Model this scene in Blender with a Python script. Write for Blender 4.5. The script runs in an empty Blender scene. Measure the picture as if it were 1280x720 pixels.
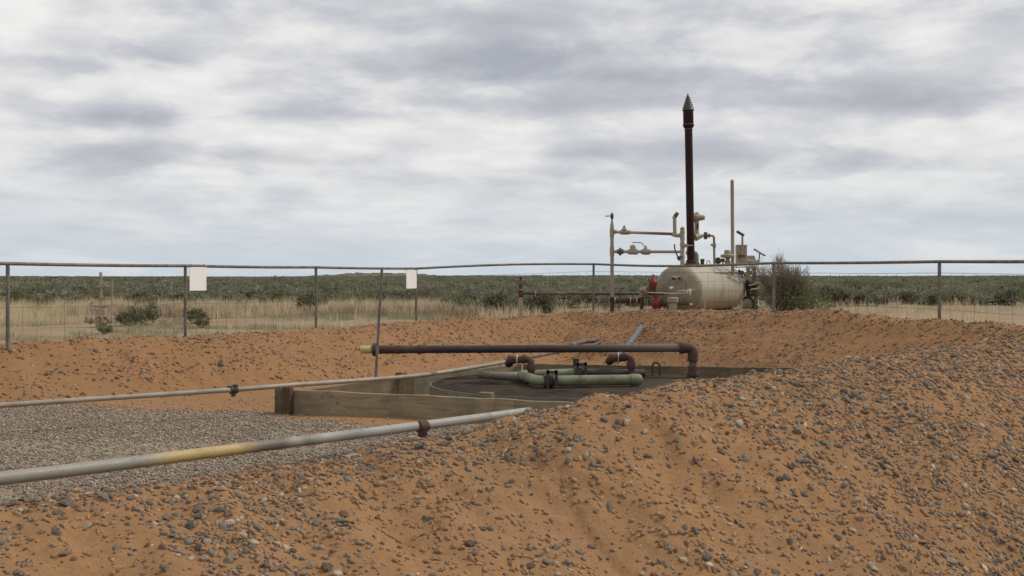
import bpy, bmesh, math, random
import numpy as np
from mathutils import Vector, Matrix
R = math.radians
random.seed(7)
rng = np.random.default_rng(11)
scene = bpy.context.scene
col = scene.collection

# ------------------------------------------------------------------ camera
F = 1500.0          # focal length in photo pixels (1280 wide)
HOR = 347.0         # photo row of eye level
cam_d = bpy.data.cameras.new('camera')
cam_d.sensor_width = 36.0
cam_d.lens = 36.0 * F / 1280.0
cam_d.shift_y = -(360.0 - HOR) / 1280.0
cam_d.clip_start = 0.1
cam_d.clip_end = 8000
cam = bpy.data.objects.new('camera', cam_d)
col.objects.link(cam)
cam.location = (0, 0, 0)
cam.rotation_euler = (R(90), 0, 0)
scene.camera = cam

# ------------------------------------------------------------------ light
SUN_EL, SUN_AZ = R(46), R(72)      # azimuth clockwise from +Y (view direction)
world = bpy.data.worlds.new('World')
scene.world = world
world.use_nodes = True
sun_d = bpy.data.lights.new('sun', 'SUN')
sun_d.energy = 2.2
sun_d.angle = R(8)
sun_d.color = (1.0, 0.96, 0.9)
sun = bpy.data.objects.new('sun', sun_d)
col.objects.link(sun)
sv = Vector((math.sin(SUN_AZ) * math.cos(SUN_EL), math.cos(SUN_AZ) * math.cos(SUN_EL), math.sin(SUN_EL)))
sun.rotation_euler = (-sv).to_track_quat('-Z', 'Y').to_euler()
sun.location = (20, -10, 30)
vs = scene.view_settings
vs.view_transform = 'Standard'
vs.look = 'None'
vs.exposure = 0.0
vs.gamma = 1.0
vs.use_curve_mapping = False


class NT:
    """small helper to write node trees"""
    def __init__(self, tree):
        self.t = tree
        self.n = tree.nodes
        self.n.clear()

    def node(self, typ, **kw):
        nd = self.n.new(typ)
        for k, v in kw.items():
            setattr(nd, k, v)
        return nd

    def link(self, a, b):
        self.t.links.new(a, b)

    def put(self, sock, v):
        if hasattr(v, 'default_value') or hasattr(v, 'is_linked'):
            self.link(v, sock)
        else:
            if isinstance(v, (tuple, list)) and len(v) == 3 and sock.type == 'RGBA':
                v = (*v, 1.0)
            sock.default_value = v

    def m(self, op, a, b=None, c=None, clamp=False):
        nd = self.node('ShaderNodeMath', operation=op, use_clamp=clamp)
        self.put(nd.inputs[0], a)
        if b is not None:
            self.put(nd.inputs[1], b)
        if c is not None:
            self.put(nd.inputs[2], c)
        return nd.outputs[0]

    def vm(self, op, a, b=None):
        nd = self.node('ShaderNodeVectorMath', operation=op)
        self.put(nd.inputs[0], a)
        if b is not None:
            self.put(nd.inputs[1], b)
        return nd.outputs['Vector'] if op not in ('LENGTH', 'DOT_PRODUCT') else nd.outputs['Value']

    def noise(self, vec, scale, detail=4.0, rough=0.55, dist=0.0, w=None):
        nd = self.node('ShaderNodeTexNoise')
        if w is not None:
            nd.noise_dimensions = '4D'
            nd.inputs['W'].default_value = w
        if vec is not None:
            self.link(vec, nd.inputs['Vector'])
        nd.inputs['Scale'].default_value = scale
        nd.inputs['Detail'].default_value = detail
        nd.inputs['Roughness'].default_value = rough
        nd.inputs['Distortion'].default_value = dist
        return nd

    def ramp(self, fac, stops, interp='LINEAR'):
        nd = self.node('ShaderNodeValToRGB')
        cr = nd.color_ramp
        cr.interpolation = interp
        while len(cr.elements) < len(stops):
            cr.elements.new(0.5)
        for e, (p, c) in zip(cr.elements, stops):
            e.position = p
            e.color = (*c, 1) if len(c) == 3 else c
        self.put(nd.inputs[0], fac)
        return nd.outputs[0]

    def mix(self, fac, a, b, blend='MIX'):
        nd = self.node('ShaderNodeMix', data_type='RGBA', blend_type=blend)
        self.put(nd.inputs[0], fac)
        self.put(nd.inputs[6], a)
        self.put(nd.inputs[7], b)
        return nd.outputs[2]

    def rng(self, v, a0, a1, b0, b1, smooth=True):
        nd = self.node('ShaderNodeMapRange')
        nd.interpolation_type = 'SMOOTHSTEP' if smooth else 'LINEAR'
        self.put(nd.inputs[0], v)
        for i, q in enumerate((a0, a1, b0, b1)):
            self.put(nd.inputs[i + 1], q)
        return nd.outputs[0]


# overcast sky: a Nishita sky almost wholly covered by a broken grey cloud deck
def build_world():
    T = NT(world.node_tree)
    out = T.node('ShaderNodeOutputWorld')
    tc = T.node('ShaderNodeTexCoord')
    d = tc.outputs['Generated']
    sx = T.node('ShaderNodeSeparateXYZ')
    T.link(d, sx.inputs[0])
    X, Y, Z = sx.outputs
    sky = T.node('ShaderNodeTexSky', sky_type='NISHITA')
    sky.sun_disc = False
    sky.sun_elevation = SUN_EL
    sky.sun_rotation = SUN_AZ
    sky.dust_density = 2.0
    bg_sky = T.node('ShaderNodeBackground')
    T.link(sky.outputs[0], bg_sky.inputs[0])
    bg_sky.inputs[1].default_value = 0.10
    # cloud deck seen in perspective
    zc = T.m('ADD', T.m('MAXIMUM', Z, 0.0), 0.13)
    qx = T.m('DIVIDE', X, zc)
    qy = T.m('DIVIDE', Y, zc)
    cq = T.node('ShaderNodeCombineXYZ')
    T.link(qx, cq.inputs[0]); T.link(qy, cq.inputs[1])
    q = cq.outputs[0]
    big = T.noise(q, 1.1, 6, 0.52, 0.25, w=3.1).outputs['Fac']
    cp = T.node('ShaderNodeCombineXYZ')
    T.link(T.m('MULTIPLY', X, 8.0), cp.inputs[0]); T.link(T.m('MULTIPLY', Y, 8.0), cp.inputs[1]); T.link(T.m('MULTIPLY', Z, 22.0), cp.inputs[2])
    puff = T.noise(cp.outputs[0], 1.5, 7, 0.55, 0.25, w=2.2).outputs['Fac']
    fine = T.noise(q, 2.6, 4, 0.5, 0.3, w=1.7).outputs['Fac']
    wispn = T.noise(q, 5.5, 4, 0.5, 0.5, w=5.2).outputs['Fac']
    # banks of darker cloud in the northern sky (u: east-west slope, v: height slope)
    Yc = T.m('MAXIMUM', Y, 0.05)
    warp = T.noise(cp.outputs[0], 1.1, 6, 0.58, 0.0, w=9.0)
    ws = T.node('ShaderNodeSeparateColor')
    T.link(warp.outputs['Color'], ws.inputs[0])
    u = T.m('ADD', T.m('DIVIDE', X, Yc), T.m('MULTIPLY', T.m('SUBTRACT', ws.outputs[0], 0.5), 0.15))
    v = T.m('ADD', T.m('DIVIDE', Z, Yc), T.m('MULTIPLY', T.m('SUBTRACT', ws.outputs[1], 0.5), 0.036))
    front = T.rng(Y, 0.3, 0.6, 0.0, 1.0)
    tot = None
    blobs = [(150, 150, 85, 15, .62), (215, 204, 120, 15, .62), (590, 86, 140, 20, .72), (430, 132, 140, 26, .50), (130, 85, 120, 14, .34),
             (190, 70, 120, 12, .34), (320, 14, 140, 16, .55), (850, 66, 280, 18, .52), (960, 118, 150, 20, .45), (560, 30, 200, 12, .25),
             (1140, 125, 110, 28, .62), (1060, 207, 130, 14, .50), (655, 80, 48, 24, .50), (775, 98, 90, 15, .50), (900, 95, 120, 10, .35),
             (700, 132, 130, 16, .42), (1020, 22, 220, 18, .40), (860, 192, 190, 12, .36), (760, 215, 160, 12, .25), (1100, 270, 160, 12, .22)]
    for (px, py, rx, ry, a) in blobs:
        du = T.m('MULTIPLY', T.m('SUBTRACT', u, (px - 640) / F), F / rx)
        dv = T.m('MULTIPLY', T.m('SUBTRACT', v, (HOR - py) / F), F / ry)
        # flat bases: falls off faster downwards
        dv2 = T.m('MULTIPLY', dv, T.rng(dv, -0.3, 0.3, 1.5, 0.8))
        r2 = T.m('ADD', T.m('MULTIPLY', du, du), T.m('MULTIPLY', dv2, dv2))
        g = T.m('MULTIPLY', T.m('POWER', 2.718, T.m('MULTIPLY', r2, -0.8)), a)
        tot = g if tot is None else T.m('ADD', tot, g)
    tot = T.m('MULTIPLY', tot, front)
    dark = T.m('ADD', T.rng(big, 0.38, 0.72, 0.0, 0.26), T.rng(fine, 0.38, 0.72, 0.0, 0.28))
    dark = T.m('ADD', dark, T.m('MULTIPLY', tot, T.rng(puff, 0.30, 0.66, 0.55, 1.35)))
    dark = T.m('ADD', dark, T.rng(wispn, 0.35, 0.7, -0.04, 0.05))
    dark = T.m('ADD', dark, T.rng(puff, 0.34, 0.68, -0.12, 0.20))
    dark = T.m('SUBTRACT', 1.0, T.m('POWER', 2.718, T.m('MULTIPLY', T.m('MAXIMUM', dark, 0.0), -1.05)))
    cloud = T.ramp(dark, [(0.0, (0.88, 0.87, 0.855)), (0.20, (0.775, 0.772, 0.772)), (0.46, (0.575, 0.590, 0.630)), (0.75, (0.425, 0.447, 0.50)), (1.0, (0.36, 0.385, 0.44))])
    # thin bluish band low over the plain
    low = T.m('MULTIPLY', T.rng(Z, 0.0, 0.11, 0.95, 0.0), T.rng(big, 0.3, 0.6, 0.55, 1.0))
    cloud = T.mix(low, cloud, (0.575, 0.64, 0.70))
    bg_c = T.node('ShaderNodeBackground')
    T.link(cloud, bg_c.inputs[0])
    bg_c.inputs[1].default_value = 1.0
    cover = T.rng(fine, 0.25, 0.45, 0.90, 0.99)
    ms = T.node('ShaderNodeMixShader')
    T.link(cover, ms.inputs[0])
    T.link(bg_sky.outputs[0], ms.inputs[1])
    T.link(bg_c.outputs[0], ms.inputs[2])
    T.link(ms.outputs[0], out.inputs[0])


build_world()


# ------------------------------------------------------------------ helpers
def at(px, py, d):
    return np.array([(px - 640.0) / F * d, d, -(py - HOR) / F * d])


def px_len(n, d):
    return n / F * d


WLOC = {}


def wloc(o):
    return WLOC.get(o.name, np.zeros(3)) if o is not None else np.zeros(3)


def tag(o, label=None, cat=None, group=None, kind=None):
    if label: o['label'] = label
    if cat: o['category'] = cat
    if group: o['group'] = group
    if kind: o['kind'] = kind
    return o


def thing(name, base, label, cat, group=None):
    o = bpy.data.objects.new(name, None)
    o.empty_display_size = 0.2
    col.objects.link(o)
    o.location = tuple(base)
    WLOC[o.name] = np.array(base, float)
    return tag(o, label, cat, group)


class MB:
    """collects shapes in world coordinates; build() links them as one mesh object"""
    def __init__(self):
        self.v = []; self.f = []; self.k = 0

    def add(self, verts, faces):
        verts = np.asarray(verts, float).reshape(-1, 3)
        self.v.append(verts)
        for q in faces:
            self.f.append([i + self.k for i in q])
        self.k += len(verts)
        return self

    def box(self, c, size, rot=None):
        c = np.asarray(c, float); s = np.asarray(size, float) / 2
        pts = np.array([[x, y, z] for x in (-1, 1) for y in (-1, 1) for z in (-1, 1)], float) * s
        if rot is not None:
            pts = pts @ np.array(rot).T
        return self.add(pts + c, [(0, 1, 3, 2), (4, 6, 7, 5), (0, 4, 5, 1), (2, 3, 7, 6), (0, 2, 6, 4), (1, 5, 7, 3)])

    def beam(self, p0, p1, w, h, up=(0, 0, 1), ends=0.0):
        """box from p0 to p1, w across, h along up"""
        p0 = np.asarray(p0, float); p1 = np.asarray(p1, float)
        a = p1 - p0; L = np.linalg.norm(a); a = a / L
        u = np.asarray(up, float); s = np.cross(a, u); s /= np.linalg.norm(s); u = np.cross(s, a)
        M = np.stack([a, s, u], 1)
        return self.box((p0 + p1) / 2, (L + ends, w, h), M)

    def tube(self, pts, r, seg=12, caps=True):
        pts = [np.asarray(p, float) for p in pts]
        n = len(pts)
        rs = np.full(n, r) if np.isscalar(r) else np.asarray(r, float)
        tan = []
        for i in range(n):
            a = pts[max(i - 1, 0)]; b = pts[min(i + 1, n - 1)]
            t = b - a
            tan.append(t / (np.linalg.norm(t) + 1e-12))
        ref = np.array([0, 0, 1.0]) if abs(tan[0][2]) < 0.9 else np.array([1.0, 0, 0])
        u = np.cross(tan[0], ref); u /= np.linalg.norm(u)
        verts = []
        for i in range(n):
            u = u - tan[i] * np.dot(u, tan[i]); u /= np.linalg.norm(u)
            w = np.cross(tan[i], u)
            for k in range(seg):
                a = 2 * math.pi * k / seg
                verts.append(pts[i] + rs[i] * (math.cos(a) * u + math.sin(a) * w))
        faces = []
        for i in range(n - 1):
            for k in range(seg):
                k2 = (k + 1) % seg
                faces.append((i * seg + k, i * seg + k2, (i + 1) * seg + k2, (i + 1) * seg + k))
        if caps:
            faces.append(tuple(range(seg - 1, -1, -1)))
            faces.append(tuple((n - 1) * seg + k for k in range(seg)))
        return self.add(verts, faces)

    def lathe(self, base, axis, prof, seg=20, ang=2 * math.pi):
        """prof: (distance along axis, radius)"""
        base = np.asarray(base, float); a = np.asarray(axis, float); a = a / np.linalg.norm(a)
        pts = [base + a * t for t, _ in prof]
        ref = np.array([0, 0, 1.0]) if abs(a[2]) < 0.9 else np.array([1.0, 0, 0])
        u = np.cross(a, ref); u /= np.linalg.norm(u); w = np.cross(a, u)
        verts = []; n = len(prof)
        for p, (_, r) in zip(pts, prof):
            r = max(r, 1e-5)
            for k in range(seg):
                t = 2 * math.pi * k / seg
                verts.append(p + r * (math.cos(t) * u + math.sin(t) * w))
        faces = []
        for i in range(n - 1):
            for k in range(seg):
                k2 = (k + 1) % seg
                faces.append((i * seg + k, i * seg + k2, (i + 1) * seg + k2, (i + 1) * seg + k))
        faces.append(tuple(range(seg - 1, -1, -1)))
        faces.append(tuple((n - 1) * seg + k for k in range(seg)))
        return self.add(verts, faces)

    def torus(self, c, axis, R0, r, seg=24, seg2=8):
        c = np.asarray(c, float); a = np.asarray(axis, float); a = a / np.linalg.norm(a)
        ref = np.array([0, 0, 1.0]) if abs(a[2]) < 0.9 else np.array([1.0, 0, 0])
        u = np.cross(a, ref); u /= np.linalg.norm(u); w = np.cross(a, u)
        verts = []; faces = []
        for i in range(seg):
            t = 2 * math.pi * i / seg
            e = math.cos(t) * u + math.sin(t) * w
            for j in range(seg2):
                s = 2 * math.pi * j / seg2
                verts.append(c + e * (R0 + r * math.cos(s)) + a * r * math.sin(s))
        for i in range(seg):
            for j in range(seg2):
                i2 = (i + 1) % seg; j2 = (j + 1) % seg2
                faces.append((i * seg2 + j, i2 * seg2 + j, i2 * seg2 + j2, i * seg2 + j2))
        return self.add(verts, faces)

    def build(self, name, mat, parent=None, angle=35, bevel=0.0):
        V = np.concatenate(self.v) - wloc(parent)
        me = bpy.data.meshes.new(name)
        me.from_pydata(V.tolist(), [], self.f)
        me.update()
        bm = bmesh.new(); bm.from_mesh(me)
        bmesh.ops.recalc_face_normals(bm, faces=bm.faces)
        bm.to_mesh(me); bm.free()
        me.shade_smooth()
        me.set_sharp_from_angle(angle=R(angle))
        me.materials.append(mat)
        o = bpy.data.objects.new(name, me)
        col.objects.link(o)
        if parent is not None:
            o.parent = parent
            WLOC[o.name] = wloc(parent)
        else:
            WLOC[o.name] = np.zeros(3)
        if bevel:
            b = o.modifiers.new('bevel', 'BEVEL'); b.width = bevel; b.segments = 2; b.limit_method = 'ANGLE'
        return o


def own_base(o, base):
    """give a single-mesh thing its origin at its base"""
    base = np.asarray(base, float)
    o.data.transform(Matrix.Translation(Vector(-base)))
    o.location = tuple(base)
    return o


def fillet(pts, r, n=6):
    pts = [np.asarray(p, float) for p in pts]
    out = [pts[0]]
    for i in range(1, len(pts) - 1):
        a, b, c = pts[i - 1], pts[i], pts[i + 1]
        d0 = (a - b); l0 = np.linalg.norm(d0); d0 /= l0
        d1 = (c - b); l1 = np.linalg.norm(d1); d1 /= l1
        rr = min(r, l0 * .49, l1 * .49)
        p0 = b + d0 * rr; p1 = b + d1 * rr
        for k in range(n + 1):
            t = k / n
            out.append((1 - t) ** 2 * p0 + 2 * t * (1 - t) * b + t * t * p1)
    out.append(pts[-1])
    return out


def catmull(pts, n=6, closed=False):
    P = np.asarray(pts, float); m = len(P); out = []
    rngi = range(m) if closed else range(m - 1)
    for i in rngi:
        p0 = P[(i - 1) % m] if closed or i > 0 else P[0]
        p1 = P[i]; p2 = P[(i + 1) % m]
        p3 = P[(i + 2) % m] if closed or i < m - 2 else P[m - 1]
        for k in range(n):
            t = k / n
            out.append(.5 * ((2 * p1) + (-p0 + p2) * t + (2 * p0 - 5 * p1 + 4 * p2 - p3) * t * t + (-p0 + 3 * p1 - 3 * p2 + p3) * t ** 3))
    if not closed:
        out.append(P[-1])
    return np.array(out)


# ------------------------------------------------------------------ materials
def surf(name, c1, c2, scale=6.0, rough=0.6, metal=0.0, c3=None, c3_amt=0.5, c3_scale=3.0, bump=0.15, bscale=40.0,
         stretch=(1, 1, 1), spec=0.4, fine=0.12):
    m = bpy.data.materials.new(name)
    m.use_nodes = True
    T = NT(m.node_tree)
    out = T.node('ShaderNodeOutputMaterial')
    p = T.node('ShaderNodeBsdfPrincipled')
    T.link(p.outputs[0], out.inputs[0])
    tc = T.node('ShaderNodeTexCoord')
    mp = T.node('ShaderNodeMapping')
    mp.inputs['Scale'].default_value = stretch
    T.link(tc.outputs['Object'], mp.inputs['Vector'])
    vec = mp.outputs[0]
    n1 = T.noise(vec, scale, 6, 0.6, 0.3).outputs['Fac']
    c = T.mix(T.rng(n1, 0.36, 0.66, 0, 1), c1, c2)
    if c3 is not None:
        n3 = T.noise(vec, c3_scale, 7, 0.65, 0.4, w=4.0).outputs['Fac']
        lo = 0.72 - 0.40 * c3_amt
        c = T.mix(T.rng(n3, lo, lo + 0.1, 0, 1), c, c3)
    nf = T.noise(vec, bscale * 1.7, 4, 0.7, 0.0, w=2.0).outputs['Fac']
    c = T.mix(fine, c, T.ramp(nf, [(0.3, (0.02, 0.02, 0.02)), (0.7, (1, 1, 1))]), 'OVERLAY')
    T.link(c, p.inputs['Base Color'])
    p.inputs['Metallic'].default_value = metal
    p.inputs['Specular IOR Level'].default_value = spec
    T.link(T.rng(n1, 0.3, 0.7, rough - .08, rough + .1, False), p.inputs['Roughness'])
    if bump:
        nb = T.noise(vec, bscale, 5, 0.6).outputs['Fac']
        b = T.node('ShaderNodeBump')
        b.inputs['Strength'].default_value = bump
        b.inputs['Distance'].default_value = 0.01
        T.link(nb, b.inputs['Height'])
        T.link(b.outputs[0], p.inputs['Normal'])
    return m


M = {}
M['beige'] = surf('beige_paint', (.31, .265, .195), (.25, .21, .15), 3, .5, c3=(.20, .13, .085), c3_amt=.22, c3_scale=5, bump=.08)
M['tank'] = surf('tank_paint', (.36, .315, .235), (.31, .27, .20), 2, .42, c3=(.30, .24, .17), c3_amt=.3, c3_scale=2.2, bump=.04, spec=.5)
M['tankshade'] = surf('tank_paint_shaded', (.27, .235, .17), (.205, .175, .122), 2.5, .5, c3=(.16, .12, .075), c3_amt=.35, c3_scale=3, bump=.05)  # darker copy of the tank paint: shade on the near head put into the colour
M['rustpipe'] = surf('weathered_pipe', (.135, .10, .075), (.075, .05, .04), 4, .6, c3=(.20, .17, .13), c3_amt=.35, c3_scale=2.5, bump=.12)
M['rust'] = surf('rusty_fitting', (.085, .04, .03), (.05, .026, .022), 9, .75, c3=(.16, .075, .045), c3_amt=.3, bump=.25, bscale=60)
M['stack'] = surf('stack_steel', (.030, .011, .010), (.017, .009, .008), 3, .6, c3=(.052, .018, .015), c3_amt=.3, c3_scale=4, bump=.1, stretch=(3, 3, .6), spec=.2)
M['darksteel'] = surf('dark_steel', (.03, .028, .027), (.05, .045, .042), 8, .55, bump=.1)
M['red'] = surf('red_paint', (.20, .017, .018), (.13, .012, .014), 8, .5, c3=(.07, .02, .02), c3_amt=.2, bump=.1)
M['galv'] = surf('fence_steel', (.165, .15, .128), (.105, .092, .076), 8, .6, c3=(.11, .075, .055), c3_amt=.2, bump=.1)
M['wire'] = surf('fence_wire', (.10, .088, .075), (.07, .055, .045), 8, .6, bump=0)
M['white'] = surf('white_board', (.84, .83, .81), (.78, .77, .745), 5, .5, c3=(.55, .52, .48), c3_amt=.12, bump=.02)
M['lightline'] = surf('pale_conduit', (.62, .58, .50), (.5, .46, .40), 8, .5, bump=.05)
M['yellow'] = surf('yellow_cap', (.52, .42, .17), (.42, .34, .15), 14, .55, c3=(.24, .19, .11), c3_amt=.25, bump=.1)
M['green'] = surf('pale_green_pipe', (.195, .205, .120), (.125, .138, .078), 5, .55, c3=(.055, .058, .038), c3_amt=.42, c3_scale=4.5, bump=.1)
M['bluepipe'] = surf('blue_grey_pipe', (.13, .142, .145), (.095, .105, .11), 6, .7, c3=(.20, .15, .10), c3_amt=.3, bump=.08, spec=.15)
M['clampblue'] = surf('blue_clamp', (.10, .19, .29), (.07, .13, .22), 9, .5, bump=.1)
M['lid'] = surf('lid_steel', (.046, .037, .029), (.068, .055, .042), 1.6, .85, c3=(.026, .022, .020), c3_amt=.4, c3_scale=1.4, bump=.12, bscale=25, spec=0.0)
M['lidrim'] = surf('lid_rim', (.15, .148, .118), (.095, .094, .078), 3, .6, c3=(.15, .14, .11), c3_amt=.25, bump=.2)
M['longblack'] = surf('black_coated_pipe', (.050, .036, .033), (.034, .026, .025), 5, .55, c3=(.085, .062, .05), c3_amt=.3, c3_scale=3, bump=.08)
M['greyline'] = surf('grey_pipe', (.31, .27, .215), (.235, .20, .155), 4, .52, c3=(.17, .135, .11), c3_amt=.3, c3_scale=3.5, bump=.08)
M['hose'] = surf('corrugated_hose', (.19, .165, .135), (.13, .11, .09), 8, .7, bump=.1)
M['solar'] = surf('solar_cells', (.03, .035, .05), (.02, .025, .04), 8, .2, bump=0)
M['rubber'] = surf('tyre_rubber', (.02, .02, .02), (.035, .033, .03), 8, .8, bump=.1)
M['paletyre'] = surf('pale_tyre', (.70, .68, .63), (.56, .54, .49), 8, .7, bump=.1)
M['wellhead'] = surf('wellhead_paint', (.36, .285, .205), (.27, .20, .14), 6, .65, c3=(.13, .075, .05), c3_amt=.35, bump=.15)
M['stake'] = surf('stake_wood', (.36, .25, .16), (.28, .19, .12), 8, .8, stretch=(1, 1, .2), bump=.2)


def multi_pipe(name, bands, axis, base_scale=5.0, rough=.55):
    """paint that changes along the pipe; bands: (position 0..1 along axis p0->p1, colour)"""
    m = bpy.data.materials.new(name)
    m.use_nodes = True
    T = NT(m.node_tree)
    out = T.node('ShaderNodeOutputMaterial')
    p = T.node('ShaderNodeBsdfPrincipled')
    T.link(p.outputs[0], out.inputs[0])
    tc = T.node('ShaderNodeTexCoord')
    vec = tc.outputs['Object']
    p0, p1 = [np.asarray(a, float) for a in axis]
    a = p1 - p0; L2 = float(a @ a)
    t = T.m('MULTIPLY', T.vm('DOT_PRODUCT', T.vm('SUBTRACT', vec, tuple(p0)), tuple(a)), 1.0 / L2)
    n0 = T.noise(vec, 3.5, 5, 0.65, 0.3).outputs['Fac']
    t = T.m('ADD', t, T.m('MULTIPLY', T.m('SUBTRACT', n0, 0.5), 0.05))
    c = T.ramp(t, bands)
    n1 = T.noise(vec, base_scale, 6, .65, .5).outputs['Fac']
    c = T.mix(T.rng(n1, .5, .8, 0, .5), c, (.10, .08, .07))
    n2 = T.noise(vec, 60, 4, .7).outputs['Fac']
    c = T.mix(.15, c, T.ramp(n2, [(0.3, (0, 0, 0)), (0.7, (1, 1, 1))]), 'OVERLAY')
    T.link(c, p.inputs['Base Color'])
    T.link(T.rng(n1, .3, .7, rough - .1, rough + .12), p.inputs['Roughness'])
    p.inputs['Specular IOR Level'].default_value = .35
    b = T.node('ShaderNodeBump'); b.inputs['Strength'].default_value = .12; b.inputs['Distance'].default_value = .01
    T.link(n2, b.inputs['Height']); T.link(b.outputs[0], p.inputs['Normal'])
    return m


def wood(name, tint, axis):
    m = bpy.data.materials.new(name)
    m.use_nodes = True
    T = NT(m.node_tree)
    out = T.node('ShaderNodeOutputMaterial')
    p = T.node('ShaderNodeBsdfPrincipled')
    T.link(p.outputs[0], out.inputs[0])
    tc = T.node('ShaderNodeTexCoord')
    mp = T.node('ShaderNodeMapping')
    mp.inputs['Rotation'].default_value = (0, 0, -axis)
    mp2 = T.node('ShaderNodeMapping')
    mp2.inputs['Scale'].default_value = (1.0, 12, 14)
    T.link(tc.outputs['Object'], mp.inputs['Vector'])
    T.link(mp.outputs[0], mp2.inputs['Vector'])
    g = T.noise(mp2.outputs[0], 2.2, 7, .62, .9).outputs['Fac']
    pt = T.noise(mp.outputs[0], 2.3, 5, .6, .6).outputs['Fac']
    c = T.ramp(g, [(.25, tuple(x * .50 for x in tint)), (.5, tint), (.75, tuple(x * 1.28 for x in tint))])
    c = T.mix(T.rng(pt, .42, .66, 0, .65), c, (tint[0] * .55, tint[1] * .60, tint[2] * .58))
    kn = T.noise(mp.outputs[0], 5.5, 3, .5, 1.5).outputs['Fac']
    c = T.mix(T.rng(kn, .66, .74, 0, .5), c, (.06, .04, .025))
    T.link(c, p.inputs['Base Color'])
    p.inputs['Roughness'].default_value = .85
    p.inputs['Specular IOR Level'].default_value = .2
    b = T.node('ShaderNodeBump'); b.inputs['Strength'].default_value = .5; b.inputs['Distance'].default_value = .01
    T.link(g, b.inputs['Height']); T.link(b.outputs[0], p.inputs['Normal'])
    return m


def earth_material(name, kind):
    m = bpy.data.materials.new(name)
    m.use_nodes = True
    T = NT(m.node_tree)
    out = T.node('ShaderNodeOutputMaterial')
    p = T.node('ShaderNodeBsdfPrincipled')
    T.link(p.outputs[0], out.inputs[0])
    tc = T.node('ShaderNodeTexCoord')
    vec = tc.outputs['Object']
    big = T.noise(vec, .55, 5, .6, .3).outputs['Fac']
    mid = T.noise(vec, 3.5, 6, .62, .2).outputs['Fac']
    finen = T.noise(vec, 45, 6, .7).outputs['Fac']
    sand = T.mix(T.rng(big, .35, .65, 0, 1), (.285, .156, .072), (.258, .145, .071))
    sand = T.mix(T.rng(mid, .45, .75, 0, .6), sand, (.305, .178, .092))
    red = T.node('ShaderNodeAttribute', attribute_name='redness').outputs['Fac']
    sand = T.mix(T.m('MULTIPLY', red, .8), sand, (.252, .133, .062))
    c = sand
    if kind == 'floor':
        ga = T.node('ShaderNodeAttribute', attribute_name='gravel').outputs['Fac']
        vo = T.node('ShaderNodeTexVoronoi'); vo.inputs['Scale'].default_value = 55
        T.link(vec, vo.inputs['Vector'])
        grav = T.mix(T.rng(mid, .3, .7, 0, 1), (.215, .175, .13), (.27, .22, .165))
        grav = T.mix(.55, grav, vo.outputs['Color'], 'SOFT_LIGHT')
        c = T.mix(T.rng(T.m('ADD', ga, T.m('MULTIPLY', T.m('SUBTRACT', mid, .5), .5)), .35, .65, 0, 1), c, grav)
    if kind == 'plain':
        far = T.node('ShaderNodeAttribute', attribute_name='sage').outputs['Fac']
        bare = T.mix(T.rng(mid, .4, .62, 0, 1), (.29, .235, .160), (.25, .185, .115))
        c = T.mix(T.rng(big, .50, .62, .92, .35), sand, bare)
        pn = T.noise(vec, .22, 6, .65, .4).outputs['Fac']
        sg = T.mix(T.rng(pn, .35, .65, 0, 1), (.085, .088, .052), (.135, .128, .078))
        c = T.mix(far, c, sg)
    # small speckle
    sp = T.noise(vec, 130, 3, .6).outputs['Fac']
    c = T.mix(T.rng(sp, .60, .72, 0, .45), c, (.17, .12, .085))
    c = T.mix(.16, c, T.ramp(finen, [(0.25, (0, 0, 0)), (0.75, (1, 1, 1))]), 'OVERLAY')
    T.link(c, p.inputs['Base Color'])
    p.inputs['Roughness'].default_value = .95
    p.inputs['Specular IOR Level'].default_value = .1
    b = T.node('ShaderNodeBump'); b.inputs['Strength'].default_value = .55; b.inputs['Distance'].default_value = .015
    T.link(T.m('ADD', finen, T.m('MULTIPLY', sp, .4)), b.inputs['Height']); T.link(b.outputs[0], p.inputs['Normal'])
    return m


STONES = [(.140, .132, .110), (.092, .086, .074), (.175, .162, .132), (.27, .18, .112), (.26, .15, .085), (.060, .054, .047),
          (.31, .24, .165), (.115, .112, .100), (.205, .145, .098), (.42, .35, .265), (.14, .080, .052)]


def stone_material(name, attr):
    m = bpy.data.materials.new(name)
    m.use_nodes = True
    T = NT(m.node_tree)
    out = T.node('ShaderNodeOutputMaterial')
    p = T.node('ShaderNodeBsdfPrincipled')
    T.link(p.outputs[0], out.inputs[0])
    tc = T.node('ShaderNodeTexCoord')
    if attr:
        c = T.node('ShaderNodeAttribute', attribute_name='tint').outputs['Color']
        vec = tc.outputs['Object']
        sc = 90
    else:
        oi = T.node('ShaderNodeObjectInfo')
        n = len(STONES)
        c = T.ramp(oi.outputs['Random'], [(i / n, s) for i, s in enumerate(STONES)], 'CONSTANT')
        vec = T.vm('ADD', tc.outputs['Object'], oi.outputs['Location'])
        sc = 3
    n1 = T.noise(vec, sc, 5, .65).outputs['Fac']
    c = T.mix(T.rng(n1, .42, .72, .03, .50), c, (.27, .155, .075))
    c = T.mix(.25, c, T.ramp(n1, [(0.25, (0, 0, 0)), (0.75, (1, 1, 1))]), 'OVERLAY')
    T.link(c, p.inputs['Base Color'])
    p.inputs['Roughness'].default_value = .8
    p.inputs['Specular IOR Level'].default_value = .25
    b = T.node('ShaderNodeBump'); b.inputs['Strength'].default_value = .4; b.inputs['Distance'].default_value = .004 if attr else .1
    T.link(n1, b.inputs['Height']); T.link(b.outputs[0], p.inputs['Normal'])
    return m


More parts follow.
